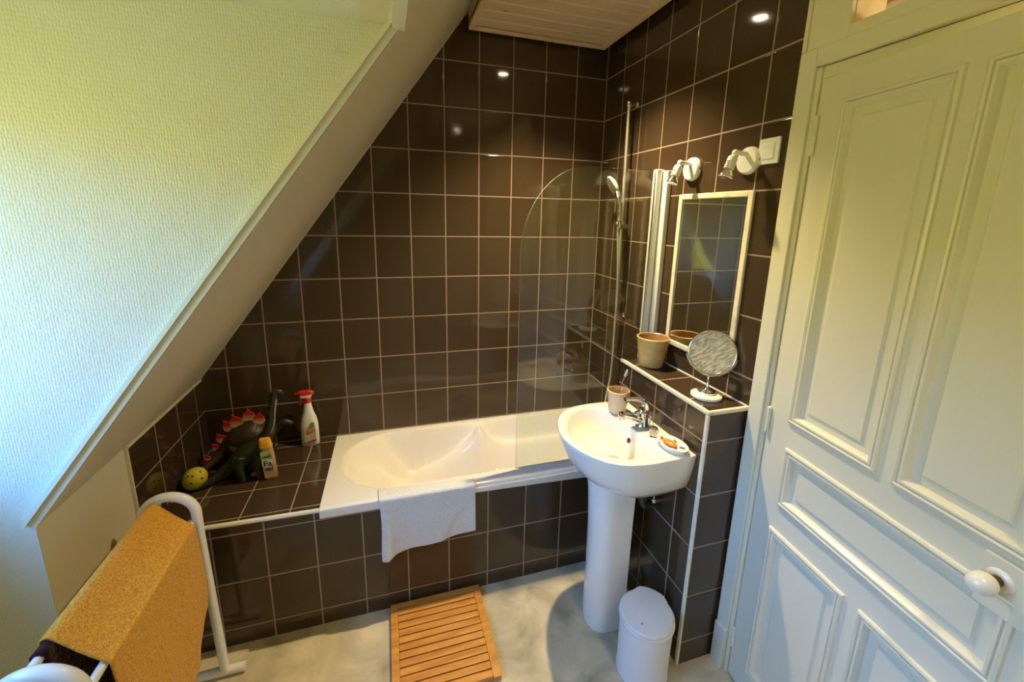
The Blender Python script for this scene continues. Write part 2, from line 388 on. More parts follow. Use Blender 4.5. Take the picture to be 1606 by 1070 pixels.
# knee wall (tiled beside the bath, painted beyond) and slope
bm = B(); box(bm, KX - H, 0, 0, KX, -0.688, 1.06); struct('wall_left', bm, T_left)
bm = B(); box(bm, KX - H, -0.688, 0, KX - 0.008, YC + .003, KZ + .0); box(bm, KX - H, YC2 - .003, 0, KX - 0.008, YR, KZ); struct('wall_knee', bm, M_paint)
def slope(y0, y1, z0, z1):
    bm = B(); t = 0.11
    prism(bm, [(slx(z0), z0), (slx(z1), z1), (slx(z1) - t, z1 + .001), (slx(z0) - t, z0)], 'y', y0, y1); return bm
bm = slope(0.0, YC + .003, KZ, TOPZ)
b2 = slope(YC, YC2, HZ, TOPZ); me_ = bpy.data.meshes.new('t'); b2.to_mesh(me_); bm.from_mesh(me_)
b2 = slope(YC2 - .003, YR, KZ, TOPZ); me_ = bpy.data.meshes.new('t'); b2.to_mesh(me_); bm.from_mesh(me_)
struct('wall_slope', bm, M_paint)
# dormer recess: two cheeks, its ceiling, and the outer wall with the window
def cheek(y0, y1):
    bm = B()
    prism(bm, [(WX - .01, 0), (KX - .009, 0), (KX - .009, KZ - .005), (slx(HZ) - .004, HZ), (WX - .01, HZ)], 'y', y0, y1)
    return bm
bm = cheek(YC, YC + .06); struct('wall_dormer_far', bm, M_weave)
bm = cheek(YC2 - .06, YC2); struct('wall_dormer_near', bm, M_paint)
bm = B(); box(bm, WX - H, YC + .06, HZ, slx(HZ) - 0.1098, YC2 - .06, HZ + .1); struct('ceiling_dormer', bm, M_weave)
WY0, WY1, WZ0, WZ1 = -1.17, -2.50, 1.20, 2.32
bm = B()
box(bm, WX - WH, YC + .06, 0, WX, YC2 - .06, WZ0); box(bm, WX - WH, YC + .06, WZ1, WX, YC2 - .06, HZ)
box(bm, WX - WH, YC + .06, WZ0, WX, WY0, WZ1); box(bm, WX - WH, WY1, WZ0, WX, YC2 - .06, WZ1)
struct('wall_window_side', bm, M_paint)
bm = B()
for (a, b_, c, d) in ((WY0, WY0 - .05, WZ0, WZ1), (WY1, WY1 + .05, WZ0, WZ1), (WY0, WY1, WZ0, WZ0 + .05), (WY0, WY1, WZ1 - .05, WZ1), (-1.86, -1.90, WZ0, WZ1)):
    box(bm, WX - .27, a, c, WX - .22, b_, d, 0.004)
win = struct('window_1', bm, M_gloss)
bm = B(); box(bm, WX - .248, WY0 - .04, WZ0 + .04, WX - .243, WY1 + .04, WZ1 - .04); obj('pane', bm, M_pane, win, False)
bm = B(); box(bm, WX - .2, WY0 + .0, WZ0 - .0, WX + .03, WY1 - .0, WZ0 + .02, .004); struct('trim_sill', bm, M_gloss)
# rear wall and ceilings
bm = B(); box(bm, WX - H, YR, 0, H, YR - H, TOPZ + .1); struct('wall_rear', bm, M_paint)
bm = B(); box(bm, slx(TOPZ) - .2, 0, TOPZ, H, YR, TOPZ + .1); struct('ceiling', bm, M_paint)
# edge strip of the dormer opening (two steps), along the slope then along the header
bm = B()
dn = Vector((-SL, 0, 1)).normalized()   # perpendicular to the slope line, to the upper left
def strip(bm, a, b, wd, y0, y1, mi=0):
    a = Vector(a); b = Vector(b)
    def q(p, s, y): v = Vector((p[0], 0, p[1])) + dn * s; return (v.x, y, v.z)
    rings(bm, [[q(a, 0, y0), q(a, wd, y0), q(a, wd, y1), q(a, 0, y1)], [q(b, 0, y0), q(b, wd, y0), q(b, wd, y1), q(b, 0, y1)]], True, True, True, mi)
strip(bm, (slx(KZ), KZ - .002), (slx(HZ), HZ - .002), 0.034, YC - .014, YC + .004)
strip(bm, (slx(KZ) - .016, KZ + .010), (slx(HZ) - .016, HZ + .010), 0.012, YC - .026, YC - .008)
box(bm, slx(HZ) - .026, YC - .0, HZ - .012, slx(HZ) + .010, YC2, HZ + .012)
box(bm, slx(HZ) - .034, YC - .0, HZ - .005, slx(HZ) - .006, YC2, HZ - .0)
struct('trim_dormer_edge', bm, M_casing)
# pale plaster bead round the tiled part of the knee wall and under the slope on the back wall
bm = B(); box(bm, KX - .004, -0.003, KZ - .012, KX + .006, -0.694, KZ + .001, .002); box(bm, KX - .012, -0.687, 0, KX + .004, -0.695, KZ, .002)
strip(bm, (slx(KZ) + .004, KZ), (slx(3.0) + .004, 3.0), 0.008, -.005, 0.002)
struct('trim_tile_edge', bm, M_paint)
# wooden ceiling panel: tongue and groove boards in a batten frame
WXL, WXR, WYB, WYF = -0.868, -0.045, -0.030, -3.35
bm = B(); box(bm, WXL, WYB, WOODZ + .024, WXR, WYF, WOODZ + .04)
wc = struct('ceiling_wood', bm, M_pine)
bm = B()
y = WYB - .02
while y > WYF + .05:
    box(bm, WXL + .025, y, WOODZ + .014, WXR - .025, y - .094, WOODZ + .032, .006, 1); y -= .098
obj('cladding_board', bm, M_pine, wc, False)
bm = B()
box(bm, WXL, WYB, WOODZ, WXL + .028, WYF, TOPZ, .002); box(bm, WXR - .028, WYB, WOODZ, WXR, WYF, TOPZ, .002)
box(bm, WXL + .028, WYB, WOODZ, WXR - .028, WYB - .028, TOPZ, .002); box(bm, WXL + .028, WYF + .028, WOODZ, WXR - .028, WYF, TOPZ, .002)
box(bm, WXL + .028, WYB - .028, WOODZ + .001, WXR - .028, WYB - .04, WOODZ + .006, .001)
obj('batten_frame', bm, M_pine, wc, False)
# recessed ceiling spotlights
for (lx, ly), lab in ((LAMP1, 'small round ceiling spotlight in the wood panel above the washbasin'), (LAMP2, 'small round ceiling spotlight in the wood panel behind the viewer')):
    t = thing('ceiling_spotlight', lab, 'ceiling light', (lx, ly, WOODZ + .012), 'ceiling spotlights in the wood panel')
    bm = B(); lathe(bm, [(0.036, 0.004), (0.043, 0.003), (0.045, -0.003), (0.040, -0.006), (0.034, -0.003), (0.034, 0.004)], (lx, ly, WOODZ + .012), n=28, cap0=False, cap1=False); obj('ring', bm, M_chrome, t)
    bm = B(); lathe(bm, [(0.034, 0.003), (0.026, 0.0005), (0.0001, -0.001)], (lx, ly, WOODZ + .012), n=24, cap0=False, cap1=False); obj('bulb', bm, M_bulb, t)

# ------------------------------------------------------------------ door, casing, transom
CX0 = -0.016
bm = B()
box(bm, CX0, -1.334, 0.20, 0.01, -1.392, 2.457, .003)                        # left post
box(bm, CX0 - .010, -1.334, 0.0, 0.01, -1.390, 0.205, .004)                  # plinth block
box(bm, CX0 + .010, -1.392, 0.0, 0.02, -1.408, 2.40, .004)                   # inner bead
box(bm, CX0, -1.392, 2.402, 0.01, -2.30, 2.457, .003)                        # head
box(bm, CX0, -2.245, 0.0, 0.01, -2.30, 2.402, .003)                          # right post
box(bm, 0.004, -1.408, 2.364, 0.05, -2.235, 2.404, .002)
struct('trim_door_casing', bm, M_casing)
bm = B()
box(bm, CX0 + .004, -1.350, 2.457, 0.01, -1.476, 2.86, .003); box(bm, CX0 + .004, -1.476, 2.457, 0.01, -2.30, 2.492, .003)
box(bm, CX0 + .004, -2.17, 2.492, 0.01, -2.30, 2.86, .003); box(bm, CX0 + .004, -1.476, 2.80, 0.01, -2.17, 2.86, .003)
box(bm, CX0 - .002, -1.336, 2.457, 0.01, -1.350, 2.90, .003)
tr = struct('window_2', bm, M_casing)
bm = B(); box(bm, 0.05, -1.47, 2.486, 0.054, -2.175, 2.806); obj('pane', bm, M_pane, tr, False)
# hallway seen through the transom
M_hall = mat('warm yellow hall paint', (0.78, 0.56, 0.18), 0.6)
bm = B(); box(bm, 1.3, 0.0, 0, 1.4, YR, 3.3); struct('wall_hall', bm, M_hall)
bm = B(); box(bm, H, 0.0, 3.22, 1.4, YR, 3.3); struct('ceiling_hall', bm, M_hall)
bm = B(); box(bm, 1.22, 0.0, 2.98, 1.30, YR, 3.05, .01); box(bm, 1.16, 0, 3.12, 1.30, YR, 3.22, .012); struct('trim_hall_cornice', bm, M_casing)
bm = B(); box(bm, H, -.1, 0, 1.4, 0, 3.3); box(bm, H, YR, 0, 1.4, YR + .1, 3.3); struct('wall_hall_end', bm, M_hall)
hl = bpy.data.lights.new('hall_lamp_glow', 'POINT'); hl.energy = 26; hl.color = (1, .72, .38); hl.shadow_soft_size = .08
ho = bpy.data.objects.new('hall_lamp_glow', hl); COL.objects.link(ho); ho.location = (0.72, -1.9, 2.3)

DW, DH, DTH, DY = 0.812, 2.36, math.radians(7.3), -1.412
dr = bpy.data.objects.new('door_1', None); COL.objects.link(dr); dr['kind'] = 'structure'
dr.location = (0, DY, 0); dr.rotation_euler = (0, 0, math.atan2(-math.cos(DTH), -math.sin(DTH)))
def dobj(name, bm, m, smooth=False, parent=None):
    me = bpy.data.meshes.new(name); bmesh.ops.recalc_face_normals(bm, faces=bm.faces); bm.to_mesh(me); bm.free()
    for p in me.polygons: p.use_smooth = smooth
    if smooth: me.set_sharp_from_angle(angle=math.radians(38))
    me.materials.append(m); o = bpy.data.objects.new(name, me); COL.objects.link(o); o.parent = parent or dr; return o
panels = [(0.087, 0.392, 1.230, 2.285), (0.430, 0.722, 1.230, 2.285), (0.097, 0.716, 0.912, 1.137), (0.086, 0.382, 0.132, 0.811), (0.426, 0.722, 0.132, 0.811)]
bm = B()
xs = sorted({0.0, DW} | {p[0] for p in panels} | {p[1] for p in panels}); zs = sorted({0.012, DH} | {p[2] for p in panels} | {p[3] for p in panels})
for i in range(len(xs) - 1):
    for j in range(len(zs) - 1):
        mx_, mz_ = (xs[i] + xs[i + 1]) / 2, (zs[j] + zs[j + 1]) / 2
        if any(p[0] < mx_ < p[1] and p[2] < mz_ < p[3] for p in panels): continue
        bm.faces.new([bm.verts.new(q) for q in ((xs[i], 0, zs[j]), (xs[i + 1], 0, zs[j]), (xs[i + 1], 0, zs[j + 1]), (xs[i], 0, zs[j + 1]))])
T_ = 0.036
for q in (((0, 0, .012), (0, T_, .012), (0, T_, DH), (0, 0, DH)), ((DW, 0, .012), (DW, T_, .012), (DW, T_, DH), (DW, 0, DH)), ((0, 0, DH), (DW, 0, DH), (DW, T_, DH), (0, T_, DH)), ((0, 0, .012), (DW, 0, .012), (DW, T_, .012), (0, T_, .012)), ((0, T_, .012), (DW, T_, .012), (DW, T_, DH), (0, T_, DH))):
    bm.faces.new([bm.verts.new(v) for v in q])
def rect(p, ins, y): return [(p[0] + ins, y, p[2] + ins), (p[1] - ins, y, p[2] + ins), (p[1] - ins, y, p[3] - ins), (p[0] + ins, y, p[3] - ins)]
prof = [(0.0, 0.0), (0.002, -0.008), (0.008, -0.0105), (0.013, -0.008), (0.015, -0.003), (0.018, -0.0085), (0.024, -0.008), (0.030, 0.002), (0.033, 0.010), (0.058, 0.010), (0.064, 0.0045)]
for p in panels: rings(bm, [rect(p, a, b) for a, b in prof], True, False, True)
bmesh.ops.remove_doubles(bm, verts=bm.verts, dist=1e-5)
dobj('door_leaf', bm, M_gloss)
bm = B(); box(bm, 0.643, -0.009, 1.085, 0.800, 0.002, 1.215, .003); dobj('lock_case', bm, M_gloss)
bm = B(); lathe(bm, [(0.025, -0.008), (0.025, 0.000), (0.021, 0.004), (0.012, 0.006)], (0.677, -0.009, 1.165), (0, -1, 0), 28); kr = dobj('knob_rose', bm, M_ceramic, True)
bm = B(); lathe(bm, [(0.011, -0.002), (0.012, 0.014), (0.017, 0.020), (0.017, 0.027)], (0.677, -0.013, 1.165), (0, -1, 0), 20); dobj('knob_neck', bm, mat('aged brass', (0.12, 0.075, 0.025), 0.4, metal=.8), True)
bm = B(); lathe(bm, [(0.010, 0.0), (0.018, 0.003), (0.0225, 0.010), (0.0245, 0.020), (0.0230, 0.033), (0.018, 0.043), (0.009, 0.049), (0.001, 0.050)], (0.677, -0.034, 1.165), (0, -1, 0), 32); dobj('door_knob', bm, M_ceramic, True)
for z0, z1 in ((2.133, 2.25), (1.150, 1.246), (0.158, 0.250)):
    bm = B(); lathe(bm, [(0.004, -0.004), (0.0075, 0.0), (0.0075, (z1 - z0) / 2 - .001), (0.0062, (z1 - z0) / 2), (0.0075, (z1 - z0) / 2 + .001), (0.0075, z1 - z0), (0.004, z1 - z0 + .004)], (0.006, -0.006, z0), n=12); dobj('hinge', bm, M_gloss, True)

# ================================================================== bath surround and low wall
FY = -0.7026
def zr(y): return 0.592 + 0.04 * (-y / 0.715)     # rim height, rising slightly to the front
bm = B(); box(bm, KX, FY + .03, 0, -0.1915, FY, 0.60); struct('wall_bath_front', bm, T_front)
bm = B()
prism(bm, [(0, 0.592), (FY + .003, 0.618), (FY + .003, 0.56), (0, 0.56)], 'x', KX, -1.672); struct('wall_bath_ledge', bm, T_deck)
bm = B(); tube(bm, [(KX + .001, FY - .001, 0.6235), (-1.676, FY - .001, 0.6135)], 0.010, 10); struct('trim_bath_ledge', bm, M_trimw)
bm = B(); box(bm, -0.1915, -0.700, 0, 0, -1.3225, 1.195); struct('wall_low', bm, T_pony)
# tiled top and its cream edge strips
bm = B()
box(bm, -0.1955, -0.694, 1.188, -0.180, -1.3262, 1.2050, .005, 3)
box(bm, -0.180, -1.3105, 1.188, -0.001, -1.3262, 1.2050, .005, 3)
box(bm, -0.1965, -1.3100, 0.0, -0.1850, -1.3270, 1.188, .005, 3)
box(bm, -0.007, -0.74, 1.2, 0.0, -1.325, 1.2075, .003)
struct('trim_low_wall', bm, M_trimw)
bm = B(); box(bm, -0.180, -0.694, 1.195, 0, -1.3105, 1.2025); struct('wall_low_top', bm, T_pony)

# ================================================================== bathtub
def sdrr(x, y, x0, x1, y0, y1, rl, rr):
    """inside distance of a rounded rectangle, left radius rl, right radius rr"""
    r = rl if x < (x0 + x1) / 2 else rr
    hx, hy = (x1 - x0) / 2, (y1 - y0) / 2; px, py = abs(x - (x0 + x1) / 2) - hx + r, abs(y - (y0 + y1) / 2) - hy + r
    return r - math.hypot(max(px, 0), max(py, 0)) - min(max(px, py), 0)
TX0, TX1, TY0, TY1 = -1.617, -0.075, -0.640, -0.045
ledge = [(-1.40, 0.28), (-1.25, 0.32), (-1.05, 0.40), (-0.92, 0.48), (-0.86, 0.535), (-0.825, 0.585), (-0.805, 0.585), (-0.775, 0.54), (-0.73, 0.50), (-0.66, 0.465), (-0.5, 0.455), (-0.05, 0.455)]
def tubz(x, y):
    rim = zr(y)
    d = sdrr(x, y, TX0, TX1, TY0, TY1, 0.27, 0.14)
    if d <= 0: return rim
    zl = min(interp(ledge, x), rim - .012 + .012 * sstep(.05, 0, d))
    fl = 0.17
    low = min(fl + 0.33 * (1 - sstep(0.02, 0.50, (x - TX0))), zl)        # sloping back rest
    setb = 0.075 * sstep(-1.45, -1.1, x) + 0.012
    z = rim - (rim - zl) * sstep(0.0, setb * .55, d)
    z += (low - zl) * sstep(setb * .85, setb + 0.15, d)
    low2 = fl + 0.36 * (1 - sstep(0.0, 0.52, (x - TX0)))
    zb = rim - (rim - low2) * sstep(0, 0.085, d)                        # plain wall at the left end
    return min(lerp(zb, z, sstep(-1.45, -1.2, x)), rim)
t = thing('bathtub', 'white acrylic bathtub set between the tiled ledge and the low wall', 'bathtub', (-0.85, -0.36, 0.55))
bm = B()
NX, NY = 230, 96
X0, X1, Y0, Y1 = -1.672, -0.004, -0.716, -0.004
def tf(u, v):
    x, y = lerp(X0, X1, u), lerp(Y0, Y1, v); return (x, y, tubz(x, y))
g_ = grid(bm, tf, NX, NY)
# rolled front and left lip
front = [g_[i][0] for i in range(NX + 1)]
prev = front
def lipbot(x): return interp([(-1.672, 0.586), (-0.97, 0.583), (-0.36, 0.560), (0, 0.548)], x)
for k, (dy, f) in enumerate(((-0.006, 0.04), (-0.0105, 0.12), (-0.012, 0.35), (-0.012, 0.92), (-0.010, 1.0), (0.0115, 1.0))):
    cur = []
    for v in front:
        zt = v.co.z; cur.append(bm.verts.new((v.co.x, Y0 + dy, lerp(zt, lipbot(v.co.x), f))))
    for i in range(NX): bm.faces.new((prev[i], prev[i + 1], cur[i + 1], cur[i]))
    prev = cur
left = [g_[0][j] for j in range(NY + 1)]; cur = [bm.verts.new((X0, v.co.y, v.co.z - .03)) for v in left]
for j in range(NY): bm.faces.new((left[j], left[j + 1], cur[j + 1], cur[j]))
obj('tub_shell', bm, M_acrylic, t)
bm = B(); box(bm, -0.98, Y0 - .0165, 0.597, -0.002, Y0 - .009, 0.611, .003); obj('rim_strip', bm, M_acrylic, t)
bm = B(); lathe(bm, [(0.03, 0.0), (0.03, 0.004), (0.022, 0.006), (0.001, 0.006)], (-0.33, -0.345, 0.1705), n=24, cap0=False); obj('drain', bm, M_chrome, t)

# ================================================================== glass shower screen
GY = -0.665
t = thing('shower_screen', 'clear glass bath screen with curved upper corner and white wall profile', 'shower screen', (-0.1, GY, 0.636))
bm = B()
pts = [(-0.060, 0.640), (-0.7455, 0.640), (-0.7475, 1.70)]
x_c, z_c, a_, b_ = -0.42, 1.74, 0.328, 0.412
for k in range(0, 25):
    a = PI - k / 24 * PI / 2; pts.append((x_c + a_ * math.cos(a), z_c + b_ * math.sin(a)))
pts += [(-0.060, 2.149)]
prism(bm, pts, 'y', GY - .003, GY + .003)
for f in bm.faces: f.material_index = 1 if abs(f.normal.y) < .5 else 0
bm.normal_update()
for f in bm.faces: f.material_index = 1 if abs(f.normal.y) < .5 else 0
obj('glass_panel', bm, [M_screen, M_screenedge], t, False)
bm = B(); box(bm, -0.032, GY + .060, 0.640, -0.001, GY + .004, 2.16, .004); box(bm, -0.060, GY + .016, 0.640, -0.032, GY - .016, 2.158, .004)
obj('hinge_profile', bm, M_alu, t, False)
bm = B(); box(bm, -0.026, GY + .003, 0.640, -0.001, GY - .052, 2.15, .004); obj('wall_profile', bm, M_alu, t, False)
bm = B(); box(bm, -0.73, GY - .0045, 0.6325, -0.065, GY + .0045, 0.641); obj('bottom_seal', bm, mat('clear rubber seal', (0.6, 0.6, 0.55), 0.3), t, False)

# ================================================================== shower rail
t = thing('shower_rail', 'slim chrome riser rail with hand shower in the tiled corner over the bath', 'shower', (-0.055, -0.37, 1.30))
bm = B(); tube(bm, [(-0.055, -0.368, 2.53), (-0.055, -0.392, 1.32)], 0.0088, 14); obj('riser_rail', bm, M_satin, t)
for z in (2.52, 1.36):
    yy = -0.368 if z > 2 else -0.392
    bm = B(); lathe(bm, [(0.013, 0.0), (0.018, 0.006), (0.018, 0.010), (0.009, 0.016), (0.009, 0.045), (0.013, 0.050)], (-0.001, yy - .004, z), (-1, 0, 0), 16)
    lathe(bm, [(0.013, -0.014), (0.015, -0.010), (0.015, 0.010), (0.013, 0.014)], (-0.055, yy, z), n=16); obj('wall_bracket', bm, M_chrome, t)
bm = B()
lathe(bm, [(0.019, -0.022), (0.021, -0.018), (0.021, 0.018), (0.019, 0.022)], (-0.056, -0.383, 1.885), n=18)
tube(bm, [(-0.030, -0.395, 1.875), (-0.105, -0.425, 1.868)], [0.012, 0.014], 14)
lathe(bm, [(0.012, -0.02), (0.018, -0.012), (0.018, 0.014), (0.013, 0.02)], (-0.112, -0.44, 1.885), (-.15, 0.2, 1), 18)
obj('slider', bm, M_chrome, t)
hs = B()
hp = spline([(-0.108, -0.437, 1.865), (-0.108, -0.435, 1.93), (-0.105, -0.415, 2.01), (-0.10, -0.385, 2.055)], 6)
tube(hs, hp, [0.0125 + 0.004 * (k / (len(hp) - 1)) for k in range(len(hp))], 14)
fc = Vector((-0.098, -0.330, 2.098)); 
hd = obj('hand_shower', hs, M_chrome, t)
bm = B(); ax = Vector((-0.86, 0.22, -0.46)).normalized()
lathe(bm, [(0.014, -0.024), (0.038, -0.016), (0.056, -0.004), (0.058, 0.004), (0.053, 0.009), (0.001, 0.009)], fc, ax, 32, sx=1.0, sy=1.1)
obj('spray_head', bm, M_plastic, hd)
bm = B(); tube(bm, spline([(-0.112, -0.437, 1.868), (-0.10, -0.440, 1.72), (-0.085, -0.438, 1.5), (-0.08, -0.428, 1.30), (-0.08, -0.430, 1.12), (-0.082, -0.425, 0.98), (-0.085, -0.395, 0.82), (-0.06, -0.36, 0.72), (-0.01, -0.345, 0.75)], 8), 0.0065, 10)
obj('hose', bm, M_satin, t)

# ================================================================== wall mirror, wall spotlights, switch
t = thing('wall_mirror', 'upright rectangular wall mirror with cream edging above the tiled shelf', 'mirror', (0, -1.0, 1.32))
bm = B(); box(bm, -0.006, -0.812, 1.325, -0.0005, -1.200, 2.020, .002); obj('mirror_glass', bm, M_mirror, t, False)
bm = B()
for a, b_, c, d in ((-0.797, -0.8215, 1.312, 2.034), (-1.193, -1.2175, 1.312, 2.034), (-0.8215, -1.193, 1.312, 1.336), (-0.8215, -1.193, 2.010, 2.034)): box(bm, -0.013, a, c, 0, b_, d, .004)
obj('mirror_edging', bm, M_trimw, t, False)
def wall_spot(y, z, label, src=None):
    t = thing('wall_spotlight', label, 'wall lamp', (0, y, z), 'wall spotlights above the mirror')
    bm = B(); lathe(bm, [(0.050, 0.0), (0.052, 0.004), (0.050, 0.016), (0.044, 0.022), (0.001, 0.024)], (-0.0005, y, z), (-1, 0, 0), 36, cap1=False); obj('wall_plate', bm, M_enamel, t)
    bm = B(); tube(bm, [(-0.018, y - .001, z + .022), (-0.078, y - .005, z + .026)], 0.009, 14); sphere(bm, (-0.080, y - .005, z + .024), 0.0125, 14, 10); obj('arm', bm, M_enamel, t)
    a = Vector((-0.085, y - .004, z + .012)); ax = Vector((-0.32, 0.05, -1)).normalized()
    bm = B(); lathe(bm, [(0.008, -0.004), (0.015, 0.002), (0.018, 0.008), (0.019, 0.046), (0.016, 0.050), (0.001, 0.050)], a, ax, 22)
    hd = obj('lamp_holder', bm, M_enamel, t)
    bm = B()
    for q in (0.020, 0.028, 0.036):
        c = a + ax * q + Vector((-0.0165, 0, 0)); box(bm, c.x - .003, c.y - .009, c.z - .0016, c.x + .002, c.y + .009, c.z + .0016)
    obj('vent_slot', bm, M_dark, hd, False)  # solid dark bars in place of the shade inside the slots
    bm = B(); lathe(bm, [(0.012, 0.046), (0.015, 0.056), (0.024, 0.072), (0.026, 0.080), (0.024, 0.081), (0.012, 0.078), (0.001, 0.077)], a, ax, 22); obj('bulb', bm, M_chrome, t)
    bm = B(); box(bm, -0.012, y - .052, z - .004, -0.006, y - .047, z + .004); obj('screw', bm, M_dark, t, False)
    return t
wall_spot(-0.862, 2.141, 'white wall spotlight with unlit bulb, nearer the shower screen profile')
wall_spot(-1.171, 2.143, 'white wall spotlight with unlit bulb, right beside the light switch')
t = thing('light_switch', 'square white rocker light switch on the brown tiles beside the door', 'switch', (0, -1.255, 2.167))
bm = B(); box(bm, -0.010, -1.2115, 2.122, 0, -1.2975, 2.212, .003); obj('switch_plate', bm, M_plastic, t, False)
bm = B(); box(bm, -0.0135, -1.230, 2.140, -0.009, -1.279, 2.194, .0015); obj('rocker', bm, M_plastic, t, False)

# ================================================================== washbasin
BZ = 1.0; BYC = -1.0215
half = [(-.192, .268), (-.30, .269), (-.40, .271), (-.50, .254), (-.565, .212), (-.612, .150), (-.642, .075), (-.655, 0.0)]
hp = [Vector((p[0], p[1], 0)) for p in half]
hs_ = spline(hp, 6)
outl = [(p.x, BYC + p.y) for p in hs_] + [(p.x, BYC - p.y) for p in reversed(hs_[:-1])]
inh = [(-.318, 0.0), (-.322, .06), (-.340, .125), (-.368, .185), (-.405, .214), (-.445, .220), (-.490, .208), (-.545, .168), (-.585, .105), (-.606, .04), (-.609, 0.0)]
ih = spline([(p[0], p[1], 0) for p in inh], 6)
inl = [(p.x, BYC + p.y) for p in ih] + [(p.x, BYC - p.y) for p in reversed(ih[1:-1])]
def raypoly(poly, c, ang):
    d = (math.cos(ang), math.sin(ang)); best = 0
    for (ax_, ay_), (bx_, by_) in zip(poly, poly[1:] + poly[:1]):
        ex, ey = bx_ - ax_, by_ - ay_; den = d[0] * ey - d[1] * ex
        if abs(den) < 1e-12: continue
        tt = ((ax_ - c[0]) * ey - (ay_ - c[1]) * ex) / den; s = ((ax_ - c[0]) * d[1] - (ay_ - c[1]) * d[0]) / den
        if tt > 0 and -1e-9 <= s <= 1 + 1e-9: best = max(best, tt)
    return best
BC = (-0.44, BYC); NB = 96
angs = [2 * PI * (k + .5) / NB for k in range(NB)]
def oring(sx, sy, z, shx=0.0):
    """outer outline scaled about the wall line"""
    out = []
    for a in angs:
        r = raypoly(outl, BC, a); x, y = BC[0] + r * math.cos(a), BC[1] + r * math.sin(a)
        out.append((-.192 + (x + .192) * sx, BYC + (y - BYC) * sy, z))
    return out
def iring(s, z, cx=None, cy=None):
    cx = BC[0] if cx is None else cx; out = []
    for a in angs:
        r = raypoly(inl, BC, a); x, y = BC[0] + r * math.cos(a), BC[1] + r * math.sin(a)
        out.append((cx + (x - BC[0]) * s, BYC + (y - BYC) * s, z))
    return out
wb = thing('washbasin', 'white ceramic pedestal washbasin fixed to the tiled low wall', 'washbasin', (-0.3, BYC, 0.0))
bm = B()
rs = [oring(.42, .42, 0.765), oring(.60, .60, 0.780), oring(.74, .76, 0.800), oring(.84, .87, 0.838), oring(.91, .93, 0.885), oring(.965, .972, 0.940), oring(.992, .992, 0.978), oring(1, 1, 0.992), oring(.995, .995, 0.998), oring(.985, .985, 1.0),
      iring(1.03, 1.0), iring(1.0, 0.997), iring(.975, 0.985, -.439), iring(.94, 0.955, -.436), iring(.86, 0.910, -.430), iring(.70, 0.878, -.416), iring(.45, 0.860, -.402), iring(.2, 0.854, -.397), iring(.06, 0.853, -.396)]
rings(bm, rs, True, True, True)
bas = obj('basin', bm, M_ceramic, wb)
bm = B(); lathe(bm, [(0.011, 0), (0.0115, 0.002), (0.009, 0.003), (0.001, 0.0005)], (-0.353, BYC - .04, 0.962), (-.9, 0, .35), 16); obj('overflow_hole', bm, M_dark, bas)  # raised dark disc painted in for the shade of the opening
bm = B(); lathe(bm, [(0.027, 0.0), (0.027, 0.003), (0.018, 0.004), (0.001, 0.001)], (-0.396, BYC, 0.854), n=22, cap0=False); obj('drain_ring', bm, M_chrome, bas)
# pedestal, a D-shaped column
bm = B()
def dring(xf, hw, z, n=28):
    out = []
    for k in range(n):
        a = -PI / 2 + PI * k / (n - 1)
        out.append((-.412 + (xf + .412) * max(math.cos(a), 0) ** .8, BYC + hw * math.sin(a), z))
    return [(-.328, BYC - hw, z)] + out + [(-.328, BYC + hw, z)]
rings(bm, [dring(*q) for q in ((-.488, .087, 0.0), (-.490, .088, .012), (-.489, .087, .10), (-.487, .086, .3), (-.492, .087, .55), (-.502, .090, .70), (-.512, .094, .79), (-.515, .096, .83))], True, True, True)
obj('pedestal', bm, M_ceramic, wb)
# faucet
bm = B()
lathe(bm, [(0.030, 0.0), (0.031, 0.006), (0.026, 0.014), (0.023, 0.05), (0.024, 0.075), (0.021, 0.083), (0.001, 0.085)], (-0.262, BYC, 1.0), (-.04, 0, 1), 28)
sp = spline([(-0.262, BYC, 1.030), (-0.30, BYC, 1.047), (-0.340, BYC, 1.060), (-0.372, BYC, 1.070)], 6)
tube(bm, sp, [lerp(0.021, 0.013, k / (len(sp) - 1)) for k in range(len(sp))], 18)
lathe(bm, [(0.012, 0.012), (0.0145, 0.004), (0.0145, -0.018), (0.010, -0.022), (0.001, -0.020)], (-0.374, BYC, 1.066), n=18)
sphere(bm, (-0.292, BYC, 1.056), 0.020, 16, 10)
fau = obj('faucet', bm, M_chrome, wb)
bm = B()
lv = spline([(-0.252, BYC, 1.088), (-0.262, BYC, 1.118), (-0.300, BYC, 1.134), (-0.340, BYC, 1.139), (-0.364, BYC, 1.140)], 6)
tube(bm, lv, [interp([(0, .025), (.35, .021), (.7, .013), (1, .011)], k / (len(lv) - 1)) for k in range(len(lv))], 16, flat=.62)
obj('lever', bm, M_chrome, fau)
bm = B(); tube(bm, [(-0.224, BYC, 1.0), (-0.224, BYC, 1.045)], 0.003, 8); sphere(bm, (-0.224, BYC, 1.048), .006, 10, 8); obj('pull_rod', bm, M_chrome, fau)
# waste pipe and valves under the basin
bm = B(); tube(bm, spline([(-0.30, -1.10, 0.80), (-0.29, -1.10, 0.70), (-0.275, -1.10, 0.655), (-0.24, -1.10, 0.65), (-0.197, -1.10, 0.65)], 6), 0.016, 14); obj('waste_pipe', bm, mat('black plastic pipe', (.03, .03, .03), .35), wb)
for yy in (-1.075, -1.125):
    bm = B(); tube(bm, [(-0.193, yy, 0.685), (-0.235, yy, 0.685)], 0.010, 12); sphere(bm, (-0.240, yy, 0.685), 0.012, 12, 8); tube(bm, [(-0.240, yy, 0.69), (-0.245, yy + .01, 0.80)], 0.0045, 8); obj('angle_valve', bm, M_chrome, wb)

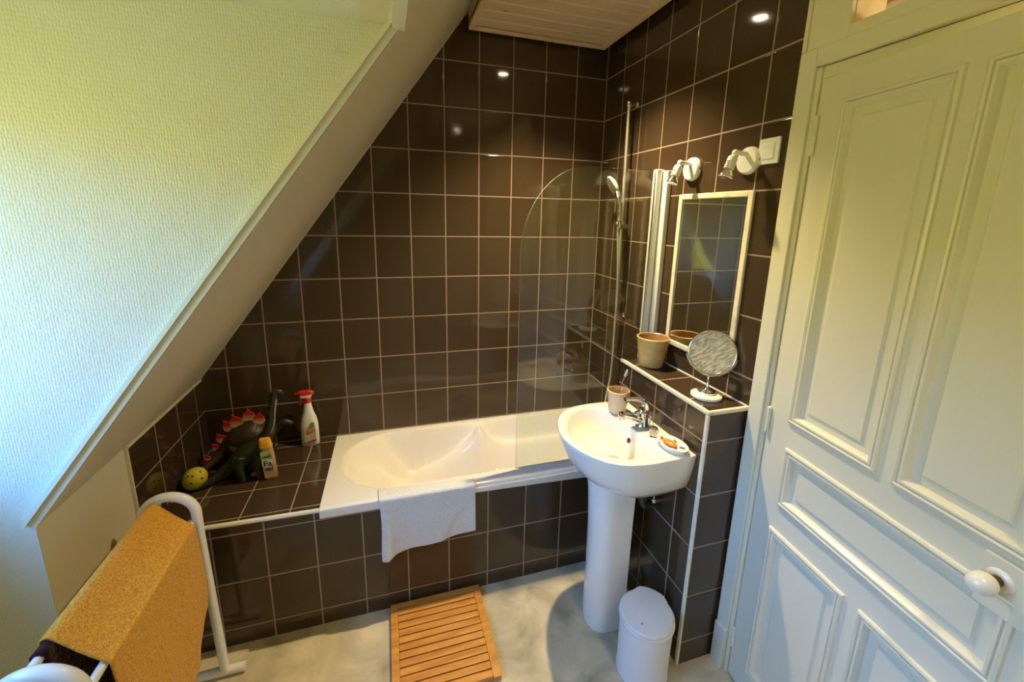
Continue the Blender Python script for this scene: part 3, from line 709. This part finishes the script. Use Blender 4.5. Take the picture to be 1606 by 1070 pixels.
# small things on the basin
def cup(t, c, rb, rt, h, mo, mi_, nd, dot=.0022, th=.006):
    x, y, z = c
    bm = B(); lathe(bm, [(rb * .9, 0), (rb, .004), (lerp(rb, rt, .5) * 1.01, h * .5), (rt, h * .95), (rt + .001, h * .985), (rt - .002, h), (rt - th * .6, h)], c, n=40, cap1=False)
    lathe(bm, [(rt - th * .6, h), (rt - th, h * .98), (lerp(rb, rt, .5) - th, h * .5), (rb - th, .010), (.001, .009)], c, n=40, cap0=False, mi=1)
    bmesh.ops.remove_doubles(bm, verts=bm.verts, dist=1e-6)
    obj('cup_body', bm, [mo, mi_], t)
    bm = B()
    for k in range(nd):
        a = 2 * PI * k / nd; hh = h * .90; rr = lerp(rb, rt, .92)
        sphere(bm, (x + rr * math.cos(a), y + rr * math.sin(a), z + hh), dot, 8, 6)
        rr = rt - th - .0002
        sphere(bm, (x + rr * math.cos(a + .1), y + rr * math.sin(a + .1), z + h * .93), dot, 8, 6)
    obj('dotted_rim', bm, M_claydot, t)
t = thing('tumbler', 'small pale beige pottery tumbler on the back edge of the washbasin', 'cup', (-0.300, -0.865, 1.0))
cup(t, (-0.300, -0.865, 1.0010), .042, .0515, .112, M_pink, M_clayin, 26, .0014, .005)
t = thing('toothbrush', 'thin brown and silver toothbrush leaning in the small pottery tumbler', 'toothbrush', (-0.293, -0.850, 1.016))
bm = B(); tb = spline([(-0.310, -0.845, 1.014), (-0.296, -0.862, 1.095), (-0.290, -0.873, 1.145), (-0.287, -0.890, 1.190)], 5); tube(bm, tb, [.0035] * 6 + [.0022] * (len(tb) - 6), 8); obj('handle', bm, mat('rosy metal handle', (.45, .28, .2), .3, metal=.6), t)
bm = B(); tube(bm, spline([(-0.287, -0.890, 1.190), (-0.285, -0.897, 1.207), (-0.284, -0.903, 1.228)], 5), [.0045, .006, .0065, .006, .0055, .006, .0065, .006, .005, .004, .002], 10); obj('head', bm, mat('pale toothbrush head', (.7, .66, .58), .4), t)
t = thing('sink_plug', 'chrome sink plug lying on its side between the faucet and soap dish', 'plug', (-0.262, -1.105, 1.0))
bm = B(); ax = Vector((-.55, -.75, .12)).normalized(); pc = Vector((-0.262, -1.105, 1.0215))
lathe(bm, [(0.021, 0.020), (0.020, 0.022), (0.001, 0.0225)], pc, ax, 28, cap0=False); lathe(bm, [(.014, -.014), (.018, -.010), (.0185, .010), (.021, .014), (.021, .020)], pc, ax, 28, cap1=False); obj('plug_cap', bm, M_chrome, t)
bm = B(); lathe(bm, [(.006, -.034), (.011, -.030), (.011, -.022), (.006, -.018), (.006, -.012)], pc, ax, 18)
obj('rubber_stem', bm, mat('grey green rubber', (.12, .12, .09), .5), t)
bm = B(); tube(bm, spline([(-0.273, -1.118, 1.040), (-0.258, -1.088, 1.052), (-0.250, -1.060, 1.066), (-0.243, -1.047, 1.058)], 6), .0014, 6); obj('chain', bm, M_chrome, t)
t = thing('soap_dish', 'oval white soap dish with painted blue fish, at the basin corner', 'soap dish', (-0.252, -1.214, 1.0))
bm = B(); sc, ro = (-0.252, -1.214, 1.0010), (0.12, -1, 0)
lathe(bm, [(.034, .0), (.038, .002), (.040, .012), (.046, .020), (.047, .024), (.0445, .0255), (.038, .019), (.030, .0165), (.001, .0160)], sc, n=40, sx=1.60, sy=1.0, ref=ro); obj('dish', bm, M_ceramic, t)
def fish(bm, c, s, ang):
    z = c[2]; ca, sa = math.cos(ang), math.sin(ang)
    def P(u, v, dz): return (c[0] + (u * ca - v * sa) * s, c[1] + (u * sa + v * ca) * s, z + dz)
    body = [(math.cos(k / 14 * 2 * PI), .55 * math.sin(k / 14 * 2 * PI)) for k in range(14)]
    rings(bm, [[P(u, v, 0) for u, v in body], [P(u * .95, v * .95, .0012) for u, v in body]])
    tail = [(-.85, .05), (-1.6, .5), (-1.45, 0), (-1.6, -.5), (-.85, -.05)]
    rings(bm, [[P(u, v, 0) for u, v in tail], [P(u, v, .0012) for u, v in tail]])
bm = B(); fish(bm, (-0.232, -1.252, 1.0185), .013, 2.2); obj('painted_fish', bm, M_blue, t, False, label='blue painted fish')
bm = B(); fish(bm, (-0.226, -1.198, 1.0195), .009, 1.4); obj('painted_fish', bm, M_green, t, False, label='grey green painted fish')
bm = B(); fish(bm, (-0.264, -1.163, 1.0200), .010, 0.9); obj('painted_fish', bm, M_brownp, t, False, label='brown painted fish')
bm = B(); rr_ = sphere(bm, (0, 0, 0), (.0335, .0175, .0095), 28, 16)
bmesh.ops.rotate(bm, verts=bm.verts, cent=(0, 0, 0), matrix=Matrix.Rotation(-PI / 2 + .22, 3, 'Z')); bmesh.ops.translate(bm, verts=bm.verts, vec=(-0.266, -1.216, 1.0265))
tag(obj('soap_bar', bm, M_soap, None, True, (-0.266, -1.216, 1.018)), 'oval amber orange soap bar lying in the white soap dish', 'soap')

# things on the tiled shelf
t = thing('pottery_cup', 'large ochre pottery beaker with dotted rim on the tiled shelf', 'cup', (-0.100, -0.822, 1.2035))
cup(t, (-0.100, -0.822, 1.2035), .057, .078, .150, M_clay, M_clayin, 34, .0022, .008)
t = thing('stand_mirror', 'round magnifying mirror on a chrome and white stand on the shelf', 'mirror', (-0.098, -1.200, 1.2035))
bm = B(); lathe(bm, [(.058, 0), (.061, .004), (.060, .012), (.050, .017), (.045, .019)], (-0.098, -1.200, 1.2035), n=40); obj('base', bm, M_ceramic, t)
bm = B(); lathe(bm, [(.036, .018), (.037, .026), (.028, .032), (.014, .036), (.008, .044)], (-0.098, -1.200, 1.2035), n=32)
tube(bm, spline([(-0.098, -1.200, 1.24), (-0.093, -1.196, 1.262), (-0.090, -1.192, 1.285), (-0.080, -1.184, 1.305)], 6), .0045, 12)
mcen = Vector((-0.0765, -1.182, 1.3850)); 
nrm = (Vector((CAM_C[0], CAM_C[1] - .1, 1.72)) - mcen).normalized()
side = nrm.cross(Vector((0, 0, 1))).normalized(); upv = side.cross(nrm)
arc = [mcen - nrm * .012 + (side * math.cos(a) + upv * math.sin(a)) * .096 for a in [PI * 1.05 + k / 16 * PI * .9 for k in range(17)]]
tube(bm, arc, .0035, 8); obj('stand', bm, M_chrome, t)
bm = B(); torus(bm, mcen, .0885, .0050, nrm, 48, 10); lathe(bm, [(.088, -.010), (.090, 0.0), (.088, .002)], mcen, nrm, 48, cap1=False); obj('mirror_frame', bm, M_chrome, t)
bm = B(); lathe(bm, [(.087, .0025), (.045, .0012), (.001, .0005)], mcen, nrm, 48, cap0=False); obj('mirror_disc', bm, M_streaked, t)

# ================================================================== towels, rack, mat, bin
t = thing('towel_rack', 'freestanding white tubular towel stand by the painted knee wall', 'towel rack', (-2.16, -1.14, 0.0))
def arch(y):
    bm = B(); pts = [(-2.062, y, 0.03), (-2.070, y, .35), (-2.078, y, .70)]
    for k in range(0, 19):
        a = k / 18 * PI; pts.append((-2.1625 + .0855 * math.cos(a), y, .785 + .083 * math.sin(a)))
    pts += [(-2.246, y, .70), (-2.252, y, .35), (-2.258, y, .03)]
    tube(bm, pts, .0175, 16); return bm
for y in (-0.83, -1.465):
    fr_ = obj('end_frame', arch(y), M_enamel, t)
    bm = B(); tube(bm, [(-2.322, y, .020), (-1.988, y, .020)], .0185, 16); obj('foot', bm, M_enamel, t)
    for (sx_, sz_) in ((-2.187, .846), (-2.094, .7495)):
        bm = B(); lathe(bm, [(.006, 0), (.006, .004), (.001, .005)], (sx_ - .012, y - .0165 if y < -1 else y + .0165, sz_), (0, -1 if y < -1 else 1, 0), 12); obj('screw', bm, M_grey, fr_)
for (x, z) in ((-2.190, .843), (-2.094, .750), (-2.090, .488), (-2.238, .488)):
    bm = B(); tube(bm, [(x, -0.835, z), (x, -1.462, z)], .0115, 14); obj('rail', bm, M_enamel, t)
# mustard towel over the two upper rails
def hem(y): return interp([(-1.38, .16), (-1.15, .20), (-1.03, .262), (-.95, .338), (-.90, .385), (-.88, .415), (-.868, .47), (-.862, .50)], y)
def ytow(u, v):
    y = lerp(-1.372, -.862, v)
    path = [(-2.222, .40), (-2.212, .70), (-2.206, .845), (-2.197, .8635), (-2.181, .8620), (-2.14, .817), (-2.088, .7695), (-2.0765, .757), (-2.0745, .72), (-2.070, .60), (-2.066, .50)]
    path = path + [(-2.064, hem(y))]
    P = spline([(p[0], 0, p[1]) for p in path[:-1]], 4)
    P.append(Vector((path[-1][0], 0, path[-1][1]))) if False else None
    n = len(P) - 1
    if u < .75:
        q = u / .75 * n; i = min(int(q), n - 1); p = P[i].lerp(P[i + 1], q - i)
    else:
        k = (u - .75) / .25; p = Vector((lerp(-2.066, -2.068, k), 0, lerp(.50, hem(y), k)))
    wob = .004 * math.sin(y * 34 + u * 5) * sstep(.55, 1, u) + .0012 * math.sin(y * 90 + u * 17)
    sag = -.004 * math.sin(max(0, min(1, (u - .35) / .2)) * PI)
    return (p.x + wob * sstep(.5, .7, u) + lerp(-.002, .002, sstep(.28, .4, u)), y + .004 * math.sin(u * 9), p.z + sag)
bm = B(); grid(bm, ytow, 90, 50)
o = tag(obj('yellow_towel', bm, M_towely, None, True, (-2.14, -1.117, .40)), 'mustard yellow terry towel draped over the top rails of the towel rack', 'towel')
sm = o.modifiers.new('thickness', 'SOLIDIFY'); sm.thickness = .005; sm.offset = 0
def rtow(u, v):
    y = lerp(-1.405, -.875, v)
    P = spline([(-2.2055, 0, .45), (-2.2050, 0, .70), (-2.2045, 0, .838), (-2.1995, 0, .8535), (-2.190, 0, .8570), (-2.1800, 0, .8530), (-2.1755, 0, .838), (-2.1745, 0, .70), (-2.172, 0, .45), (-2.168, 0, .22)], 5)
    q = u * (len(P) - 1); i = min(int(q), len(P) - 2); p = P[i].lerp(P[i + 1], q - i)
    return (p.x + .006 * math.sin(y * 26 + u * 4) * sstep(.66, 1, u), y, p.z)
bm = B(); grid(bm, rtow, 50, 24)
o = tag(obj('maroon_towel', bm, M_towelr, None, True, (-2.19, -1.14, .22)), 'dark maroon towel on the left rail of the towel rack, under the mustard yellow towel', 'towel')
sm = o.modifiers.new('thickness', 'SOLIDIFY'); sm.thickness = .003; sm.offset = 0
# white towel over the tub rim
def wtow(u, v):
    x = lerp(-1.425, -.972, v)
    bot = interp([(0, .318), (.06, .318), (.16, .340), (.35, .352), (.7, .366), (1, .388)], v)
    yi = lerp(-.655, -.690, v)
    zt = .6400
    if u < .14:
        k = u / .14; y = lerp(yi, -.722, k); z = zr(y) + .0045
        z = z if k < .9 else z
    elif u < .22:
        k = (u - .14) / .08 * PI / 2; y = -.722 - .0135 * math.sin(k); z = .6368 - .0135 + .0135 * math.cos(k)
    else:
        k = (u - .22) / .78; z = lerp(.6233, bot, k); y = -.7355 - .006 * math.sin(v * 13 + 1) * k - .010 * k * math.exp(-((v - .62 - (1 - k) * .33) / .045) ** 2) * 1.0 * sstep(.1, .5, k) * (1.15 - .6 * k) - .012 * k * math.exp(-((v - .06) / .05) ** 2) - .004 * k
    x += .010 * math.sin(u * 5) * (1 - v) * u + lerp(0, .018, u) * (1 - v) * (1 - v)
    return (x, y, z)
bm = B(); grid(bm, wtow, 70, 70)
o = tag(obj('white_towel', bm, M_towelw, None, True, (-1.2, -.73, .32)), 'small white towel hanging over the front rim of the bathtub', 'towel')
sm = o.modifiers.new('thickness', 'SOLIDIFY'); sm.thickness = .0045; sm.offset = 0
# wooden duckboard
t = thing('duckboard_mat', 'rectangular orange wooden slatted bath mat on the floor before the tub', 'bath mat', (-1.17, -.94, 0))
MX0, MX1, MY0, MY1 = -1.392, -0.949, -0.716, -1.172
sw = .036
for x0, x1 in ((MX0, MX0 + .034), (MX1 - .034, MX1)):
    bm = B(); box(bm, x0, MY0, 0.004, x1, MY1, 0.030, .003); obj('side_board', bm, M_teak, t, False)
ns = 13; pitch = (MY0 - MY1) / ns
for k in range(ns):
    bm = B(); y0 = MY0 - k * pitch; box(bm, MX0 + .0345, y0, 0.012, MX1 - .0345, y0 - pitch + .0058, 0.029, .0015); obj('slat', bm, M_teak, t, False)
for y in (-.80, -.94, -1.09):
    bm = B(); box(bm, MX0 + .0345, y, 0.0, MX1 - .0345, y - .03, 0.0118); obj('cross_batten', bm, mat('dark wood underside', (.035, .006, .002), .6) if y == -.80 else bpy.data.materials['dark wood underside'], t, False)
# bin
bx, by = -0.350, -1.290
t = thing('waste_bin', 'small white plastic swing lid waste bin beside the basin pedestal', 'waste bin', (bx, by, 0))
bm = B(); lathe(bm, [(.104, 0), (.108, .004), (.108, .012), (.105, .016), (.106, .14), (.108, .262), (.112, .266), (.114, .274), (.110, .280), (.106, .280)], (bx, by, 0), n=48); obj('bin_body', bm, M_plastic, t)
bm = B(); lathe(bm, [(.110, .281), (.112, .285), (.111, .293), (.100, .300), (.05, .305), (.001, .306)], (bx, by, 0), n=48, cap0=True); lid = obj('lid', bm, M_plastic, t)
bm = B()
fx, fy = -.62, -.78
rs = []
for r_, h_ in ((1.0, .290), (1.02, .297), (.97, .3065), (.6, .3105), (.02, .312)):
    ring = []
    for k in range(40):
        a = 2 * PI * k / 40; d_ = (math.cos(a), math.sin(a))
        dot = d_[0] * -.707 + d_[1] * -.707
        R_ = .104 + .014 * sstep(.72, .90, abs(dot))
        ring.append((bx + d_[0] * R_ * r_, by + d_[1] * R_ * r_, h_ + 0.0))
    rs.append(ring)
rings(bm, rs); obj('swing_flap', bm, M_plastic, lid)
bm = B(); lathe(bm, [(.004, 0), (.004, .002), (.001, .0025)], (bx - .058, by - .05, .3095), n=12); obj('press_mark', bm, M_grey, lid)

# ================================================================== bottles and toys on the tiled ledge
LZ = lambda y: 0.592 + (-y / .7026) * .026 + .0005
# spray bottle
sy_ = -0.062; bz = LZ(sy_)
t = thing('spray_bottle', 'white cleaning spray bottle with red trigger head standing by the bathtub', 'bottle', (-1.806, sy_, bz))
def ell(cx, cy, rx_, ry_, z, n=28, p=2.4):
    out = []
    for k in range(n):
        a = 2 * PI * k / n; c, s = math.cos(a), math.sin(a)
        out.append((cx + rx_ * (abs(c) ** (2 / p)) * (1 if c > 0 else -1), cy + ry_ * (abs(s) ** (2 / p)) * (1 if s > 0 else -1), z))
    return out
bm = B(); cx, cy = -1.806, sy_
rings(bm, [ell(cx, cy, a, b, bz + h, p=q) for a, b, h, q in ((.042, .026, 0, 3), (.047, .030, .006, 3), (.047, .030, .09, 3), (.046, .030, .13, 2.8), (.040, .028, .165, 2.6), (.028, .024, .20, 2.2), (.021, .021, .235, 2), (.0175, .0175, .262, 2), (.0175, .0175, .268, 2))]); obj('bottle_body', bm, M_plastic, t)
bm = B(); M_red = mat('red plastic', (.62, .015, .012), .3)
lathe(bm, [(.020, .262), (.021, .265), (.021, .290), (.017, .294)], (cx, cy, bz), n=22); obj('collar', bm, M_red, t)
bm = B(); prism(bm, [(cx - .030, bz + .292), (cx + .020, bz + .292), (cx + .030, bz + .312), (cx - .036, bz + .312)], 'y', cy - .012, cy + .012); obj('nozzle_block', bm, M_plastic, t, False)
bm = B(); rings(bm, [ell(cx - .006, cy, a, b, bz + h, p=2.2) for a, b, h in ((.042, .014, .308), (.047, .017, .314), (.045, .016, .324), (.030, .012, .332), (.006, .004, .335))])
lathe(bm, [(.006, 0), (.0065, .012), (.004, .016)], (cx - .048, cy, bz + .318), (-1, 0, -.1), 12)
hdk = obj('spray_head', bm, M_red, t)
bm = B(); tube(bm, spline([(cx - .030, cy, bz + .312), (cx - .038, cy, bz + .288), (cx - .034, cy, bz + .268), (cx - .040, cy, bz + .250)], 4), [.0065] * 13, 10); obj('trigger', bm, M_red, t)
def label_patch(name, poly, yy, m, par, th=.0012):
    bm = B(); prism(bm, poly, 'y', yy, yy - th); return obj(name, bm, m, par, False)
ly = cy - .0305
lb = label_patch('label', [(cx - .026, bz + .030), (cx + .034, bz + .030), (cx + .036, bz + .10), (cx + .028, bz + .148), (cx + .004, bz + .13), (cx - .026, bz + .095)], ly, mat('pale green label', (.50, .56, .36), .4), t)
label_patch('label_fruit', [(cx - .020, bz + .082), (cx - .010, bz + .100), (cx + .012, bz + .104), (cx + .030, bz + .112), (cx + .034, bz + .092), (cx + .010, bz + .082), (cx - .008, bz + .074)], ly - .0013, mat('orange label print', (.72, .16, .05), .4), lb)
label_patch('label_leaf', [(cx - .004, bz + .116), (cx + .014, bz + .150), (cx + .030, bz + .148), (cx + .030, bz + .122), (cx + .012, bz + .112)], ly - .0013, mat('green label print', (.20, .33, .08), .4), lb)
label_patch('label_band', [(cx - .018, bz + .020), (cx + .036, bz + .034), (cx + .037, bz + .044), (cx - .017, bz + .030)], ly - .0013, mat('crimson label print', (.45, .02, .04), .4), lb)
# shower gel bottle with its printed name
gy = -0.375; gz = LZ(gy)
t = thing('shower_gel', 'narrow shower gel bottle with orange cap and white name badge', 'bottle', (-1.938, gy, gz))
M_gel = mat('translucent peach bottle', (.44, .28, .12), .2, coat=.3)
def tilt(bm, c, ang, axis=(0, 1, 0)):
    bmesh.ops.rotate(bm, verts=bm.verts, cent=c, matrix=Matrix.Rotation(ang, 3, Vector(axis))); return bm
TA, TC = math.radians(-4), (-1.938, gy, gz)
cx, cy = -1.938, gy
bm = B(); rings(bm, [ell(cx, cy, a, b, gz + h, p=2.8) for a, b, h in ((.026, .016, 0), (.029, .019, .005), (.031, .020, .08), (.030, .020, .14), (.028, .019, .165), (.0245, .016, .172))]); body = obj('bottle_body', tilt(bm, TC, TA), M_gel, t)
bm = B(); rings(bm, [ell(cx, cy, a, b, gz + h, p=2.8) for a, b, h in ((.029, .020, .172), (.0295, .0205, .176), (.024, .016, .214), (.022, .014, .218))]); obj('cap', tilt(bm, TC, TA), mat('orange cap plastic', (.80, .36, .02), .3), t)
def gp(name, poly, off, m):
    bm = B(); prism(bm, poly, 'y', cy - .0202 - off, cy - .0214 - off); return obj(name, tilt(bm, TC, TA), m, body, False)
gp('label', [(cx - .024, gz + .015), (cx + .024, gz + .015), (cx + .025, gz + .155), (cx - .024, gz + .155)], 0, mat('peach label', (.72, .42, .24), .4))
gp('label_top', [(cx - .0245, gz + .100), (cx + .0255, gz + .100), (cx + .0250, gz + .156), (cx - .0245, gz + .156)], .0008, mat('light green label', (.50, .52, .22), .4))
gp('label_leaves', [(cx - .020, gz + .128), (cx - .008, gz + .134), (cx + .004, gz + .130), (cx + .018, gz + .146), (cx + .022, gz + .126), (cx + .006, gz + .122), (cx - .010, gz + .124)], .0018, mat('dark green print', (.10, .14, .03), .4))
gp('label_leaves', [(cx - .020, gz + .058), (cx - .006, gz + .070), (cx + .010, gz + .064), (cx + .021, gz + .078), (cx + .020, gz + .056), (cx + .002, gz + .050)], .0010, bpy.data.materials['dark green print'])
gp('name_badge', [(cx - .024, gz + .086), (cx - .014, gz + .072), (cx + .014, gz + .072), (cx + .025, gz + .088), (cx + .024, gz + .112), (cx - .018, gz + .114), (cx - .024, gz + .108)], .0026, mat('white badge', (.8, .8, .78), .4))
def text_obj(txt, size, m, par, mw, name):
    cu = bpy.data.curves.new('lettering', 'FONT'); cu.body = txt; cu.size = size; cu.extrude = .0004; cu.align_x = 'CENTER'; cu.align_y = 'CENTER'; cu.offset = size * .012
    tmp = bpy.data.objects.new('lettering_curve', cu); COL.objects.link(tmp); dg = bpy.context.evaluated_depsgraph_get(); dg.update()
    me = bpy.data.meshes.new_from_object(tmp.evaluated_get(dg)); bpy.data.objects.remove(tmp); bpy.data.curves.remove(cu)
    me.transform(mw @ Matrix.Identity(4)); me.materials.clear(); me.materials.append(m)
    off = parent_loc(par); me.transform(Matrix.Translation(-off))
    o = bpy.data.objects.new(name, me); COL.objects.link(o); o.parent = par; return o
mw = Matrix.Translation(Vector(TC)) @ Matrix.Rotation(TA, 4, 'Y') @ Matrix.Translation(Vector((0.001, -.0252, .093))) @ Matrix.Rotation(PI / 2, 4, 'X')
text_obj('Fa', .042, mat('black print', (.01, .01, .015), .4), body, mw, 'lettering')

# toy dinosaurs: bodies grown as tubes and fused into one skin
def fuse(o, vox=.004, it=6):
    r = o.modifiers.new('fuse', 'REMESH'); r.mode = 'VOXEL'; r.voxel_size = vox; r.use_smooth_shade = True
    s = o.modifiers.new('soften', 'SMOOTH'); s.factor = .5; s.iterations = it
def along(P, R, n=6): return spline(P, n), spl1(R, n)
# plated dinosaur at the back: from snout (right) over the arched back to the tail (lower left)
sz = LZ(-.2)
t = thing('toy_stegosaurus', 'brown rubber toy dinosaur with red and cream back plates in the ledge corner', 'toy dinosaur', (-2.08, -.21, sz))
bm = B()
P, R = along([(-1.862, -.225, .792), (-1.880, -.225, .800), (-1.905, -.222, .803), (-1.935, -.22, .785), (-1.968, -.215, .762), (-2.02, -.205, .742), (-2.08, -.20, .742), (-2.14, -.205, .715), (-2.19, -.22, .680), (-2.235, -.25, .650), (-2.27, -.29, .630), (-2.295, -.33, .622)],
             [.009, .014, .021, .019, .034, .066, .082, .070, .046, .028, .017, .007]); tube(bm, P, R, 20)
for (x, y, zt, sgn, top) in ((-2.00, -.155, .72, 0, .034), (-2.00, -.255, .72, 0, .034), (-2.125, -.160, .71, 0, .040), (-2.125, -.262, .71, 0, .040)):
    P, R = along([(x, y, zt), (x - .010, y * 1.0 - .002, .665), (x + .006, y, .625), (x + .010, y, sz + .006)], [top, .026, .019, .021], 4); tube(bm, P, R, 14)
o = obj('body', bm, mat('brown toy rubber', (.055, .024, .009), .45, var=(12, (.030, .018, .007), .4, .6)), t); fuse(o)
M_plate = None
def plate_mat():
    m, nt, bs = newmat('red and cream plate'); N = nt.nodes.new; L = nt.links.new
    at = N('ShaderNodeTexCoord'); sp_ = N('ShaderNodeSeparateXYZ'); L(at.outputs['Generated'], sp_.inputs[0])
    r = N('ShaderNodeValToRGB'); L(sp_.outputs['Z'], r.inputs[0]); r.color_ramp.elements[0].position = .22; r.color_ramp.elements[0].color = (.60, .46, .18, 1)
    r.color_ramp.elements[1].position = .55; r.color_ramp.elements[1].color = (.52, .015, .012, 1); L(r.outputs[0], bs.inputs['Base Color']); bs.inputs['Roughness'].default_value = .4
    return m
M_plate = plate_mat()
plates = [((-1.955, .786), .012, .028), ((-1.985, .800), .017, .042), ((-2.030, .818), .026, .060), ((-2.078, .826), .028, .068), ((-2.122, .815), .028, .066), ((-2.162, .786), .026, .062), ((-2.196, .745), .021, .046), ((-2.226, .706), .016, .036), ((-2.250, .680), .012, .028), ((-2.270, .660), .009, .022), ((-2.286, .645), .007, .016)]
for i, ((x, z), wd, ht) in enumerate(plates):
    wd *= 1.12; ht *= 1.18
    yy = -.205 + (.012 if i % 2 else -.012) - max(0, (-2.19 - x)) * 1.0
    sl = interp([(-2.30, -.75), (-2.15, -.55), (-2.08, -.05), (-2.0, .25), (-1.94, .6)], x)
    up = Vector((sl, 0, 1)).normalized(); rt = Vector((up.z, 0, -up.x))
    o2 = Vector((x, yy, z - .012)) 
    poly = [(-wd * .65, 0), (-wd, ht * .30), (-wd * .75, ht * .62), (-wd * .35, ht * .72), (0, ht), (wd * .35, ht * .74), (wd * .8, ht * .58), (wd, ht * .28), (wd * .65, 0)]
    bm = B(); rings(bm, [[o2 + rt * a + up * b + Vector((0, .0035, 0)) for a, b in poly], [o2 + rt * a + up * b - Vector((0, .0035, 0)) for a, b in poly]]); obj('back_plate', bm, M_plate, t, False)
# long-necked dinosaur in front
bz2 = LZ(-.36)
t = thing('toy_brachiosaurus', 'dark green long-necked rubber toy dinosaur standing behind the shower gel', 'toy dinosaur', (-2.04, -.34, bz2))
bm = B()
P, R = along([(-1.858, -.36, 1.035), (-1.878, -.36, 1.045), (-1.897, -.36, 1.040), (-1.908, -.36, 1.005), (-1.918, -.36, .95), (-1.928, -.36, .89), (-1.945, -.355, .83), (-1.975, -.35, .785), (-2.015, -.345, .745), (-2.06, -.345, .715), (-2.11, -.355, .680), (-2.16, -.375, .650), (-2.205, -.40, .630), (-2.245, -.425, .618)],
             [.010, .017, .019, .016, .017, .022, .030, .042, .054, .056, .040, .026, .016, .007]); tube(bm, P, R, 20)
for (x, y, top) in ((-1.990, -.305, .030), (-1.990, -.392, .030), (-2.070, -.305, .034), (-2.070, -.397, .034)):
    P, R = along([(x, lerp(y, -.348, .3), .735), (x - .006, y, .68), (x + .004, y, .64), (x + .004, y, bz2 + .005)], [top, .023, .017, .019], 4); tube(bm, P, R, 14)
o = obj('body', bm, mat('dark olive toy rubber', (.013, .020, .007), .38, var=(10, (.028, .032, .011), .45, .65)), t); fuse(o)
bm = B(); P = spline([(-1.889, -.372, 1.012), (-1.900, -.376, .95), (-1.909, -.378, .89), (-1.926, -.378, .84)], 6); tube(bm, P, [.004] * len(P), 8); obj('throat_stripe', bm, mat('pale throat paint', (.30, .30, .22), .4), t)
t.location.y += .02
bpy.data.objects['toy_stegosaurus'].location.y += .045
# yellow spotted ball
ec = Vector((-2.262, -.375, 0)); er = (.050, .046, .056); ec.z = LZ(-.375) + .052
bm = B(); sphere(bm, (0, 0, 0), er, 32, 20); bmesh.ops.rotate(bm, verts=bm.verts, cent=(0, 0, 0), matrix=Matrix.Rotation(math.radians(35), 3, 'Y')); bmesh.ops.translate(bm, verts=bm.verts, vec=ec)
t = thing('toy_egg', 'yellow egg-shaped ball with dark brown dots beside the green dinosaur tail', 'toy', (ec.x, ec.y, LZ(-.375)))
obj('shell', bm, mat('yellow toy rubber', (.62, .50, .03), .4, bump=(60, .3, .002)), t)
tocam = (Vector(CAM_C) - ec).normalized(); sd = tocam.cross(Vector((0, 0, 1))).normalized(); uu = sd.cross(tocam)
for a, b in ((-.18, .28), (-.42, -.42), (.55, .52), (-.62, .5), (.62, -.2)):
    d = (tocam + sd * a * 1.0 * -1 + uu * b).normalized()
    loc = Matrix.Rotation(math.radians(-35), 3, 'Y') @ d; s = 1 / math.sqrt((loc.x / er[0]) ** 2 + (loc.y / er[1]) ** 2 + (loc.z / er[2]) ** 2)
    bm = B(); lathe(bm, [(.0055, -.002), (.005, .0006), (.001, .001)], ec + d * s, d, 12); obj('dot', bm, bpy.data.materials.get('dark brown dot') or mat('dark brown dot', (.07, .02, .01), .5), t)
